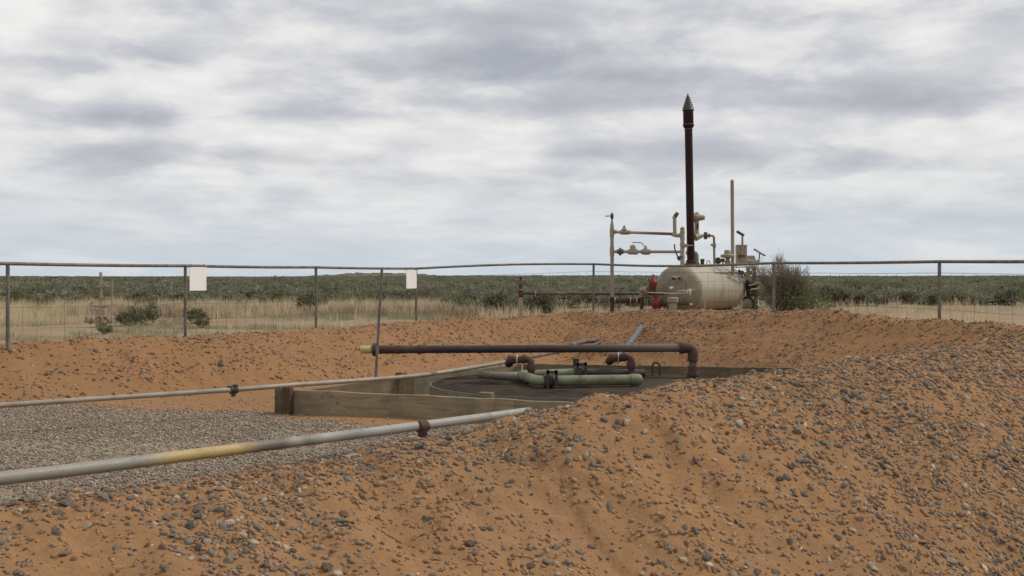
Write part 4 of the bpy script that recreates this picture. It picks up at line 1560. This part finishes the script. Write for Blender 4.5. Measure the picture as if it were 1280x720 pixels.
    for px, rr, w in ((769, .075, .06), (773, .068, .10), (778.5, .068, .10), (784.5, .085, .05), (786, .085, .03), (791.5, .066, .09), (797, .072, .05)):
        ring(mb, P(px, 375.8), dirx, rr, w, 14)
    mb.tube([P(784.5, 376), P(784.5, 381.5)], .025, 8)
    mb.build('lower_spool', M['rust'], root)
    for px in (769.2, 788.6, 796.5):
        mb = MB(); ring(mb, P(px, 375.8), dirx, .077, .014, 14)
        mb.build('gasket', M['lightline'], root)
    g = P(802, 392); g[2] = hz(g[0], g[1])
    mb = MB(); mb.tube([g + (0, 0, -.1), P(802, 371)], r * 1.08, 16); ring(mb, P(802, 376), up, r * 1.3, .2, 16); mb.build('riser_base', M['rust'], root)
    mb = MB(); mb.tube(fillet([P(801.5, 372), P(801.5, 363), P(808, 362.5)], .08), r * 1.12, 16); ring(mb, P(801.8, 371), up, r * 1.3, .03); mb.build('elbow', M['beige'], root)


build_manifold()


def build_relief():
    d0 = 26.2
    base = at(821, 392, d0); base[2] = hz(base[0], base[1])
    root = thing('relief_valve', base, 'red relief valve assembly at the left end of the separator', 'valve')
    up = np.array([0, 0, 1.])
    P = lambda px, py: at(px, py, d0)
    mb = MB(); t = P(821, 391)
    h = px_len(18, d0)
    mb.lathe(P(821, 391), up, [(-.02, .07), (h * .1, .075), (h * .16, .10), (h * .55, .105), (h * .62, .115), (h * .78, .11), (h * .9, .085), (h, .07)], 18)
    mb.build('lower_body', M['red'], root)
    mb = MB(); mb.tube([(base[0], base[1], base[2] - .1), P(821, 389)], .055, 14); mb.build('inlet', M['darksteel'], root)
    mb = MB(); mb.tube([P(820, 374), P(819.5, 366)], .055, 14); mb.tube([P(812, 366.8), P(830, 367.2)], .032, 12); mb.build('stem', M['red'], root)
    mb = MB(); mb.tube([P(809, 364), P(816, 360)], .07, 14); ring(mb, P(809.5, 363.7), (1, 0, .4), .085, .04); mb.build('side_body', M['red'], root)
    mb = MB(); ring(mb, P(806.3, 363.2), (1, 0, .3), .085, .06); mb.tube([P(800, 362.5), P(808, 363.5)], .05, 12); mb.build('flange', M['beige'], root)
    mb = MB(); mb.box(P(815.5, 360.5), (.12, .14, .15)); ring(mb, P(815.5, 358), up, .085, .08); mb.build('middle_body', M['rust'], root)
    mb = MB()
    b = P(816, 357.5); h = px_len(15, d0)
    mb.lathe(b, (.06, 0, 1), [(-.02, .085), (h * .12, .09), (h * .35, .092), (h * .42, .07), (h * .62, .055), (h * .72, .028), (h * .84, .022), (h * .9, .012), (h, .01)], 18)
    mb.build('bonnet', M['red'], root)
    mb = MB(); mb.tube([P(826, 378.5), P(833, 380)], .06, 14); ring(mb, P(827, 379), (1, 0, -.2), .085, .035); mb.build('side_port', M['rust'], root)
    mb = MB(); mb.tube([P(820, 360), P(819.5, 365)], .045, 12); mb.tube([P(812, 360), P(817, 366)], .04, 10); mb.build('link', M['green'], root)


build_relief()


def build_pipe_stand():
    d0 = 27.6
    base = at(651, 397, d0); base[2] = hz(base[0], base[1])
    root = thing('pipe_stand', base, 'short rusty topped pipe riser feeding a low dark pipe beyond the bank', 'pipe')
    up = np.array([0, 0, 1.])
    P = lambda px, py: at(px, py, d0)
    r = px_len(5.2, d0) / 2
    MB().tube([base + (0, 0, -.1), P(651, 371)], r * 1.02, 14).build('lower_riser', M['beige'], root)
    mb = MB(); mb.tube([P(651, 372), P(651, 355)], r, 14); ring(mb, P(651, 367), up, r * 1.2, .17); mb.build('tee', M['rust'], root)
    mb = MB(); mb.lathe(P(651, 358), up, [(0, r), (.05, r * .95), (.1, r * .6), (.13, r * .5), (.22, r * .55)], 12); mb.build('upper_valve', surf('faded_red', (.16, .05, .04), (.10, .04, .035), 9, .6), root)
    mb = MB(); mb.tube([P(651, 355), P(651, 346)], r * .42, 10); ring(mb, P(651, 347.5), up, r * .7, .06); mb.build('cap', M['darksteel'], root)
    mb = MB(); mb.tube([P(652, 366.5), P(670, 366.8)], r * .72, 12); mb.build('spool', M['rust'], root)
    mb = MB(); mb.tube([P(670, 366.8), P(802, 367)], r * .80, 12); mb.build('low_line', M['rustpipe'], root)
    mb = MB(); ring(mb, P(671.3, 366.8), (1, 0, 0), r * 1.5, .05); mb.build('flange', M['rustpipe'], root)
    mb = MB(); ring(mb, P(651, 362), up, r * 1.05, .012); mb.build('gasket', M['lightline'], root)
    mb = MB(); ring(mb, P(669.7, 366.8), (1, 0, 0), r * 1.3, .02); mb.build('gasket', M['lightline'], root)


build_pipe_stand()


def build_wheel():
    c = at(935, 380, 30.1); g = hz(c[0], c[1])
    Rw = px_len(15, 30.3)
    axis = np.array([-.62, -.78, 0])
    root = thing('spare_wheel', (c[0], c[1], g), 'old pale rimmed wheel standing at the far end of the separator', 'wheel')
    mb = MB(); mb.torus(c, axis, Rw * .82, Rw * .19, 32, 10); mb.build('tyre', M['paletyre'], root)
    mb = MB(); mb.lathe(c - axis * .03, axis, [(0, Rw * .70), (.06, Rw * .68), (.05, Rw * .45), (.03, Rw * .42)], 28); rim = mb.build('rim', M['rubber'], root)
    mb = MB(); mb.lathe(c - axis * .02, axis, [(0, Rw * .46), (.06, Rw * .44), (.075, Rw * .2), (.09, .02)], 20); mb.build('hub', M['tankshade'], rim)


build_wheel()


def build_stakes():
    for px, pt, d, lab in ((881, 374.5, 23.3, 'short pale stake on the bank in front of the tank middle'), (927.5, 375, 22.1, 'short pale stake on the bank by the far end of the tank')):
        t = at(px, pt, d); g = hz(t[0], t[1])
        mb = MB(); mb.beam((t[0], t[1], g - .1), (t[0] - .005, t[1], t[2]), .034, .034, up=(0, 1, 0))
        o = mb.build('stake', M['stake'], None, bevel=.003)
        own_base(o, (t[0], t[1], g)); tag(o, lab, 'stake')


build_stakes()


def build_wellhead():
    d0 = 24.5
    base = at(127, 414, d0); base[2] = hz(base[0], base[1])
    root = thing('wellhead', base, 'rusty tan wellhead with handwheels in the grass at far left', 'wellhead')
    up = np.array([0, 0, 1.])
    k = d0 / F
    def P(px, py, dy=0):
        p = at(px, py, d0); p[1] += dy
        return p
    m = M['wellhead']
    mb = MB(); mb.lathe(base + (0, 0, -.1), up, [(0, .10), (.1 + P(0, 411)[2] - base[2], .10)], 14); mb.build('casing', M['rust'], root)
    mb = MB(); b = P(127, 411); mb.lathe(b, up, [(0, .145), (.04, .145), (.045, .11), (.12, .11), (.125, .15), (.165, .15), (.17, .10), (.24, .10), (.245, .14), (.28, .14)], 18); mb.build('spool', m, root)
    mb = MB(); mb.tube([P(106, 401), P(139, 401)], .035, 12); ring(mb, P(113, 401), (1, 0, 0), .07, .04); ring(mb, P(121, 401), (1, 0, 0), .065, .03); ring(mb, P(137, 400), (1, 0, 0), .06, .06); mb.lathe(P(108, 403), up, [(0, .03), (.12, .03)], 10); mb.build('side_outlet', m, root)
    mb = MB(); mb.torus(P(127, 400, -.17), (0, 1, 0), .085, .013, 22, 7)
    for a in range(3):
        e = np.array([math.cos(a * 2.1), 0, math.sin(a * 2.1)]) * .085
        mb.tube([P(127, 400, -.17), P(127, 400, -.17) + e], .009, 6)
    mb.tube([P(127, 400, -.18), P(127, 400, 0)], .018, 8); mb.build('handwheel', m, root)
    mb = MB(); mb.box(P(126.5, 390), (.19, .16, .13)); mb.lathe(P(126.5, 396), up, [(0, .08), (.06, .08)], 12); mb.build('valve_block', m, root, bevel=.012)
    mb = MB(); mb.tube([P(126.5, 387), P(126.5, 341)], .024, 12); ring(mb, P(126, 344), up, .032, .12); ring(mb, P(126.5, 356), up, .04, .10); ring(mb, P(126.5, 372), up, .036, .06); mb.build('stem', m, root)
    mb = MB(); mb.torus(P(117, 382.5, -.05), (.4, 1, 0), .075, .012, 22, 7)
    for a in range(3):
        e = np.array([math.cos(a * 2.1), 0, math.sin(a * 2.1)]) * .075
        mb.tube([P(117, 382.5, -.05), P(117, 382.5, -.05) + e], .008, 6)
    mb.tube([P(117, 382.5, -.05), P(127, 383)], .018, 8); mb.build('handwheel', m, root)
    mb = MB(); mb.tube([P(127, 383), P(134, 382)], .03, 10); mb.build('needle_valve', m, root)
    mb = MB(); mb.tube([P(140, 404), P(140, 351)], .015, 8); mb.build('side_rod', m, root)
    mb = MB(); mb.tube([P(126, 372.2), P(140, 371.8)], .014, 8); mb.tube([P(126, 358), P(140, 358)], .014, 8); mb.tube([P(130, 353.5), P(137, 352.5)], .014, 8); mb.box(P(131, 355), (.05, .05, .05)); mb.build('cross_bars', m, root)


build_wellhead()


# ------------------------------------------------------------------ plants
def leaf_mesh(name, pts, nrm_bias, size, mat, aspect=2.2, jitter=1.0, seed=0):
    """many small leaf quads at pts"""
    r2 = np.random.default_rng(seed)
    n = len(pts)
    a = r2.normal(size=(n, 3)) * jitter + nrm_bias
    a /= np.linalg.norm(a, axis=1)[:, None]
    b = np.cross(a, r2.normal(size=(n, 3))); b /= np.linalg.norm(b, axis=1)[:, None]
    s = size * r2.uniform(.6, 1.4, (n, 1))
    V = np.stack([pts - b * s / aspect / 2, pts + b * s / aspect / 2, pts + a * s + b * s / aspect * .35, pts + a * s - b * s / aspect * .35], 1).reshape(-1, 3)
    Fs = np.arange(n * 4).reshape(n, 4)
    me = bpy.data.meshes.new(name)
    me.from_pydata(V.tolist(), [], Fs.tolist()); me.update()
    me.materials.append(mat)
    return me


M['sage'] = leaf_material('sage_leaves', (.275, .270, .195), (.165, .167, .108))
M['rabbit'] = leaf_material('green_leaves', (.15, .158, .085), (.205, .20, .118))
M['twig'] = surf('twig_bark', (.17, .14, .115), (.12, .095, .08), 8, .9, bump=0)
M['drybush'] = leaf_material('dry_twigs', (.21, .155, .115), (.16, .105, .080))
M['greytwig'] = leaf_material('grey_twigs', (.25, .215, .175), (.19, .155, .125))


def crown_points(n, seed, w=.5, h=.62, clumps=16, base=.10):
    r2 = np.random.default_rng(seed)
    cc = []
    for k in range(clumps):
        a = r2.uniform(0, 6.283); rr = w * math.sqrt(r2.uniform(0, 1)) * .8
        zz = base + (h - base) * r2.uniform(.25, 1) * (1 - .5 * (rr / w) ** 2)
        cc.append((rr * math.cos(a), rr * math.sin(a), zz * .85))
    cc = np.array(cc)
    pick = r2.integers(0, clumps, n)
    p = cc[pick] + r2.normal(size=(n, 3)) * np.array([.085, .085, .07]) * (w / .5)
    p[:, 2] = np.maximum(p[:, 2], .02)
    return p, cc


def stems_mesh(name, cc, seed, mat, r0=.012):
    mb = MB()
    r2 = np.random.default_rng(seed)
    for c in cc:
        b = np.array([r2.uniform(-.03, .03), r2.uniform(-.03, .03), -.06])
        mid = (b + c) / 2 + np.array([r2.uniform(-.05, .05), r2.uniform(-.05, .05), -.05])
        mb.tube([b, mid, c], [r0, r0 * .7, r0 * .3], 4, caps=False)
    V = np.concatenate(mb.v)
    me = bpy.data.meshes.new(name)
    me.from_pydata(V.tolist(), [], mb.f); me.update()
    me.materials.append(mat)
    return me


SAGE = []      # (crown mesh, stem mesh)


def build_bush_protos():
    for k in range(6):
        p, cc = crown_points(1100, 200 + k, w=random.uniform(.42, .55), h=random.uniform(.52, .70), clumps=11)
        bias = p / np.linalg.norm(p, axis=1)[:, None] * .8 + np.array([0, 0, .6])
        SAGE.append((leaf_mesh('crown', p, bias, .075, M['sage'] if k < 4 else M['rabbit'], 2.2, 1.0, k), stems_mesh('trunk', cc, 300 + k, M['twig'])))


build_bush_protos()


def place_bush(name, x, y, s, k, label, cat, group, rot=None):
    g = hz(x, y)
    root = bpy.data.objects.new(name, None); root.empty_display_size = .2
    col.objects.link(root)
    root.location = (x, y, g); root.rotation_euler = (0, 0, random.uniform(0, 6.28) if rot is None else rot)
    root.scale = (s * random.uniform(.9, 1.25), s * random.uniform(.9, 1.25), s)
    tag(root, label, cat, group)
    c = bpy.data.objects.new('crown', SAGE[k][0]); col.objects.link(c); c.parent = root
    t = bpy.data.objects.new('trunk', SAGE[k][1]); col.objects.link(t); t.parent = root
    return root, c


def outside_fence(x, y, margin=.5):
    s, cz, wi, wo = berm_field(np.array([x]), np.array([y]))
    return s[0] > wo[0] + margin


ZONES = [(100, 'left of the wellhead'), (232, 'between wellhead and left sign'), (396, 'between left sign and second fence post'), (520, 'left of the fence corner post'),
         (651, 'between corner post and short pipe riser'), (765, 'behind the low dark pipe'), (960, 'behind the separator tank'), (1100, 'right of the large shrub'), (9999, 'at the far right')]


def build_near_bushes():
    # dark green bushes in the grass just beyond the fence, far left
    spec = [(181, 414, 25.5, .75, 4, 'dark green bush in the grass between wellhead and left sign'),
            (243, 411, 26.5, .55, 5, 'dark green bush in the grass just right of the left fence post'),
            (163, 415, 25.0, .50, 5, 'small olive bush in the grass right of the wellhead'),
            (255, 414, 24.5, .36, 4, 'tiny dark bush in the grass right of the left sign'),
            (132, 421, 22.0, .28, 4, 'low green tuft at the foot of the wellhead'),
            (155, 383, 42.0, .62, 4, 'round dark bush at the edge of the dry grass near the wellhead')]
    for (px, py, d, s, k, lab) in spec:
        p = at(px, py, d)
        place_bush('bush', p[0], p[1], s, k, lab, 'bush', None)
    # individual sagebrush, the nearest ones one can tell apart
    taken = []
    tries = 0
    first = []
    while len(taken) < 190 and tries < 20000:
        tries += 1
        d = 32 + 30 * random.random() ** 1.1
        px = random.uniform(-20, 1300)
        x = (px - 640) / F * d
        if not outside_fence(x, d, 1.5) or clearing(px, d):
            continue
        dens = .55 + .45 * (d > 40)
        if px < 560 and d < 42:
            dens *= .12
        if random.random() > dens:
            continue
        if any((x - a) ** 2 + (d - b) ** 2 < 1.1 for a, b in taken):
            continue
        taken.append((x, d))
        k = random.choice([0, 1, 2, 3, 0, 1, 2, 3, 4, 5])
        where = next(w for lim, w in ZONES if px < lim)
        kindw = 'grey green sagebrush' if k < 4 else 'darker olive bush'
        root, c = place_bush('sagebrush' if k < 4 else 'bush', x, d, random.uniform(.75, 1.2), k, kindw + ' on the near plain ' + where, 'sagebrush' if k < 4 else 'bush', kindw + ' ' + where)
        first.append((k, c))
    return taken, first


TAKEN, FIRST = build_near_bushes()


def scatter_stuff(name, pos, rot, scl, idx, sources, label, cat):
    """one object: a point cloud that instances existing crowns"""
    me = bpy.data.meshes.new(name)
    me.from_pydata(pos.tolist(), [], []); me.update()
    a = me.attributes.new('rot', 'FLOAT_VECTOR', 'POINT'); a.data.foreach_set('vector', rot.astype(np.float32).ravel())
    a = me.attributes.new('scl', 'FLOAT_VECTOR', 'POINT'); a.data.foreach_set('vector', scl.astype(np.float32).ravel())
    a = me.attributes.new('idx', 'INT', 'POINT'); a.data.foreach_set('value', idx.astype(np.int32))
    o = bpy.data.objects.new(name, me); col.objects.link(o)
    ng = bpy.data.node_groups.new(name + '_scatter', 'GeometryNodeTree')
    ng.interface.new_socket('Geometry', in_out='INPUT', socket_type='NodeSocketGeometry')
    ng.interface.new_socket('Geometry', in_out='OUTPUT', socket_type='NodeSocketGeometry')
    gi = ng.nodes.new('NodeGroupInput'); go = ng.nodes.new('NodeGroupOutput')
    ip = ng.nodes.new('GeometryNodeInstanceOnPoints')
    jn = ng.nodes.new('GeometryNodeJoinGeometry')
    for s in sources:
        oi = ng.nodes.new('GeometryNodeObjectInfo')
        oi.inputs['Object'].default_value = s
        oi.inputs['As Instance'].default_value = True
        oi.transform_space = 'ORIGINAL'
        ng.links.new(oi.outputs['Geometry'], jn.inputs[0])

    def named(n, t):
        nd = ng.nodes.new('GeometryNodeInputNamedAttribute'); nd.data_type = t; nd.inputs[0].default_value = n
        return nd.outputs[0]
    e2r = ng.nodes.new('FunctionNodeEulerToRotation')
    ng.links.new(named('rot', 'FLOAT_VECTOR'), e2r.inputs[0])
    ng.links.new(gi.outputs[0], ip.inputs['Points'])
    ng.links.new(jn.outputs[0], ip.inputs['Instance'])
    ip.inputs['Pick Instance'].default_value = True
    ng.links.new(named('idx', 'INT'), ip.inputs['Instance Index'])
    ng.links.new(e2r.outputs[0], ip.inputs['Rotation'])
    ng.links.new(named('scl', 'FLOAT_VECTOR'), ip.inputs['Scale'])
    ng.links.new(ip.outputs[0], go.inputs[0])
    md = o.modifiers.new('scatter', 'NODES'); md.node_group = ng
    o['kind'] = 'stuff'; o['label'] = label; o['category'] = cat
    return o


def build_far_sage():
    xs = []; ys = []; ss = []
    for (d0, d1, n, s0, s1) in ((34, 46, 330, .55, 1.1), (44, 100, 1700, .8, 1.5), (100, 260, 4200, .9, 1.5), (260, 700, 6500, 1.4, 2.6), (700, 1650, 6500, 2.0, 4.4)):
        d = np.sqrt(rng.uniform(d0 * d0, d1 * d1, n))
        a = rng.uniform(-.56, .56, n)
        x = d * np.sin(a); y = d * np.cos(a)
        # bare clearings
        m = vnoise(x * .5, y, .03, 81) + .5 * vnoise(x * .5, y, .11, 82)
        keep = (m > (-.30 if d0 < 100 else -.36)) & ~clearing(640 + F * x / y, y) & ((d > 44) | (x / y > -.05))
        xs.append(x[keep]); ys.append(y[keep]); ss.append(rng.uniform(s0, s1, keep.sum()))
    x = np.concatenate(xs); y = np.concatenate(ys); s = np.concatenate(ss)
    if TAKEN:
        T_ = np.array(TAKEN)
        near = np.hypot(x, y) < 70
        dmin = np.full(len(x), 9.0)
        for t in T_:
            dmin[near] = np.minimum(dmin[near], np.hypot(x[near] - t[0], y[near] - t[1]))
        k = dmin > .7
        x, y, s = x[k], y[k], s[k]
    n = len(x)
    z = H(x, y)
    rot = np.stack([np.zeros(n), np.zeros(n), rng.uniform(0, 6.28, n)], 1)
    wide = np.where(np.hypot(x, y) > 260, 1.6, 1.15)
    scl = np.stack([s * wide * rng.uniform(.85, 1.25, n), s * wide * rng.uniform(.85, 1.25, n), s * rng.uniform(.75, 1.1, n) * np.where(np.hypot(x, y) > 700, .3, np.where(np.hypot(x, y) > 260, .42, np.where(np.hypot(x, y) > 130, .62, .9)))], 1)
    srcs = []
    for k in (0, 1, 2, 3, 4):
        c = next((c for kk, c in FIRST if kk == k), None)
        if c: srcs.append(c)
    scatter_stuff('sagebrush_plain', np.stack([x, y, z - .03], 1), rot, scl, rng.integers(0, len(srcs), n), srcs,
                  'mass of sagebrush covering the plain to the horizon', 'sagebrush')


build_far_sage()


def blades(name, x, y, hgt, wid, lean, colr, label, cat):
    n = len(x)
    z = H(x, y) - .02
    a = rng.uniform(0, 6.283, n)
    la = rng.uniform(0, 6.283, n); ll = lean * rng.uniform(.2, 1.3, n)
    dx, dy = np.cos(a) * wid / 2, np.sin(a) * wid / 2
    lx, ly = np.cos(la) * ll * hgt, np.sin(la) * ll * hgt
    b0 = np.stack([x - dx, y - dy, z], 1); b1 = np.stack([x + dx, y + dy, z], 1)
    m0 = np.stack([x - dx * .8 + lx * .35, y - dy * .8 + ly * .35, z + hgt * .55], 1); m1 = np.stack([x + dx * .8 + lx * .35, y + dy * .8 + ly * .35, z + hgt * .55], 1)
    t = np.stack([x + lx, y + ly, z + hgt * (1 - .25 * ll)], 1)
    V = np.stack([b0, b1, m1, m0, t], 1).reshape(-1, 3)
    i = np.arange(n) * 5
    loops = np.stack([i, i + 1, i + 2, i + 3, i + 3, i + 2, i + 4], 1).ravel().astype(np.int32)
    starts = np.stack([np.arange(n) * 7, np.arange(n) * 7 + 4], 1).ravel().astype(np.int32)
    me = bpy.data.meshes.new(name)
    me.vertices.add(n * 5); me.vertices.foreach_set('co', V.ravel())
    me.loops.add(len(loops)); me.loops.foreach_set('vertex_index', loops)
    me.polygons.add(n * 2); me.polygons.foreach_set('loop_start', starts)
    me.update(calc_edges=True)
    c = np.concatenate([np.repeat(colr, 5, 0), np.ones((n * 5, 1))], 1)
    at_ = me.attributes.new('tint', 'FLOAT_COLOR', 'POINT'); at_.data.foreach_set('color', c.astype(np.float32).ravel())
    me.materials.append(M['grass'])
    o = bpy.data.objects.new(name, me); col.objects.link(o)
    tag(o, label, cat, None, 'stuff')
    return o


M['grass'] = leaf_material('grass_blades', None, None, attr=True, transl=.35)


def build_grass():
    # tufts of dry bunch grass between the fence and the sage
    nt = 12000
    d = 16 + 32 * rng.random(nt) ** .9
    px = rng.uniform(-380, 1660, nt)
    x = (px - 640) / F * d; y = d
    s, cz, wi, wo = berm_field(x, y)
    far_right = (px > 600) & (d > 33)
    tuft = vnoise(x, y, .35, 91)
    ok = (s > wo * .75) & (y > 14)
    # bare sandy strip at left beyond the fence, thinning into the sage
    bare = (px < 340) & (px > 235) & (d > 25) & (d < 30)
    ok &= ~bare
    ok &= (tuft + .6 * vnoise(x, y, 1.3, 93) + .30 * (d > 31) * (d < 44) * (px < 620) > .02 + .12 * (px > 560) + .10 * (px > 1020)) & (rng.random(nt) < np.where((d > 44) | far_right, .3, 1))
    # grass kept off the pad around the separator
    ok &= ~((px > 1000) & (rng.random(nt) < .5))
    ok &= ~((px > 770) & (px < 945) & (d < 33))
    x, y, d, px, tuft = x[ok], y[ok], d[ok], px[ok], tuft[ok]
    nt = len(x)
    gold = np.clip(.55 + 1.3 * vnoise(x, y, .22, 92) + .35 * ((d > 30) & (d < 43)) + .25 * (px > 600) - .35 * ((d < 26) & (px < 620)), 0, 1)
    hgt_t = np.where(gold > .5, rng.uniform(.28, .50, nt), rng.uniform(.12, .24, nt)) * np.where(d < 25, .75, 1) * np.where(px > 1020, .8, 1)
    per = 15
    X = np.repeat(x, per) + rng.normal(0, .075, nt * per); Y = np.repeat(y, per) + rng.normal(0, .075, nt * per)
    s, cz, wi, wo = berm_field(X, Y)
    hh = np.repeat(hgt_t, per) * rng.uniform(.5, 1.15, nt * per)
    g = np.repeat(gold, per)
    cg = np.array([.66, .56, .37]); cd = np.array([.48, .385, .24]); gr = np.array([.36, .335, .215]); gr2 = np.array([.24, .245, .145])
    w1 = rng.random((nt * per, 1))
    colr = np.where((g > .5)[:, None], cg * w1 + cd * (1 - w1), gr * w1 + gr2 * (1 - w1)) * rng.uniform(.8, 1.2, (nt * per, 1))
    k = s > wo * .7
    blades('dry_grass', X[k], Y[k], hh[k], rng.uniform(.006, .011, k.sum()), .45, colr[k], 'tufts of pale dry grass growing between the fence and the sagebrush', 'grass')
    # a few straws on the near bank
    n = 60
    x = rng.uniform(-2.5, 3.5, n); y = rng.uniform(4.6, 9, n)
    s, cz, wi, wo = berm_field(x, y)
    k = (s > 0) & (s < wo)
    x, y = x[k], y[k]; n = len(x)
    mb = MB()
    for i in range(n):
        a = random.uniform(0, 6.28); L = random.uniform(.03, .11)
        x2, y2 = x[i] + math.cos(a) * L, y[i] + math.sin(a) * L
        mb.tube([(x[i], y[i], hz(x[i], y[i]) + .004), ((x[i] + x2) / 2, (y[i] + y2) / 2, hz((x[i] + x2) / 2, (y[i] + y2) / 2) + .012), (x2, y2, hz(x2, y2) + .006)], .0018, 5)
    o = mb.build('dead_straw', M['stake'], TERR['earth_berm'])
    o['kind'] = 'stuff'


build_grass()


def build_low_brush():
    # brownish dead brush strip in the grass at left, centre
    n = 900
    d = rng.uniform(31, 37, n); px = np.concatenate([rng.normal(215, 55, n // 2), rng.normal(430, 60, n // 4), rng.normal(575, 25, n - n // 2 - n // 4)])
    x = (px - 640) / F * d; y = d
    per = 26
    X = np.repeat(x, per) + rng.normal(0, .16, n * per); Y = np.repeat(y, per) + rng.normal(0, .16, n * per)
    hh = rng.uniform(.10, .34, n * per)
    w1 = rng.random((n * per, 1))
    c = (np.array([.30, .215, .165]) * w1 + np.array([.21, .135, .105]) * (1 - w1)) * rng.uniform(.8, 1.25, (n * per, 1))
    blades('dead_brush', X, Y, hh, rng.uniform(.006, .012, n * per), .8, c, 'low brownish dead brush in a strip through the dry grass', 'brush')


build_low_brush()


def build_shrub():
    base = at(984, 392, 26.0)
    g = hz(base[0], base[1])
    root = thing('shrub', (base[0], base[1], g), 'large shrub with bare grey twigs and green lower leaves right of the tank', 'shrub')
    r2 = np.random.default_rng(77)
    tips = []
    mb = MB()
    for k in range(56):
        a = r2.uniform(0, 6.283); rr = .62 * math.sqrt(r2.random())
        lean_left = -.16
        top = np.array([rr * math.cos(a) * 1.05 + lean_left, rr * math.sin(a), (1.18 - .38 * rr - .30 * max(0, rr * math.cos(a))) * r2.uniform(.75, 1.05)])
        b = np.array([r2.uniform(-.15, .15), r2.uniform(-.15, .15), -.1])
        mid = b * .4 + top * .6 * np.array([.8, .8, .9]) + r2.normal(size=3) * .03
        mb.tube([b, (b + mid) / 2 + (0, 0, -.03), mid, top], [.014, .011, .008, .003], 4, caps=False)
        tips.append((mid, top))
    V = np.concatenate(mb.v)
    me = bpy.data.meshes.new('trunk'); me.from_pydata(V.tolist(), [], mb.f); me.update(); me.materials.append(M['greytwig'])
    o = bpy.data.objects.new('trunk', me); col.objects.link(o); o.parent = root
    # fine twigs
    pts = []; dirs = []
    for mid, top in tips:
        for q in range(130):
            t = r2.uniform(-.6, 1.05)
            p = mid + (top - mid) * t + r2.normal(size=3) * .05
            if p[2] > .1:
                pts.append(p); dirs.append((top - mid) / np.linalg.norm(top - mid) * 1.2 + np.array([0, 0, .6]))
    me = leaf_mesh('twigs', np.array(pts), np.array(dirs), .12, M['greytwig'], 17, .8, 5)
    o = bpy.data.objects.new('twigs', me); col.objects.link(o); o.parent = root
    # leaves: low, denser to the right
    n = 6500
    p = np.stack([r2.normal(.12, .36, n), r2.normal(0, .34, n), np.abs(r2.normal(.30, .22, n))], 1)
    lim = .78 - .55 * np.clip(np.abs(p[:, 0] - .05) / .85, 0, 1) ** 1.5
    p = p[(p[:, 2] < lim) & (r2.random(n) < .35 + .65 * sstep(p[:, 0], -.5, .25))]
    me = leaf_mesh('foliage', p, p * .8 + np.array([0, 0, .7]), .065, M['rabbit'], 4.5, 1.0, 6)
    o = bpy.data.objects.new('foliage', me); col.objects.link(o); o.parent = root


build_shrub()
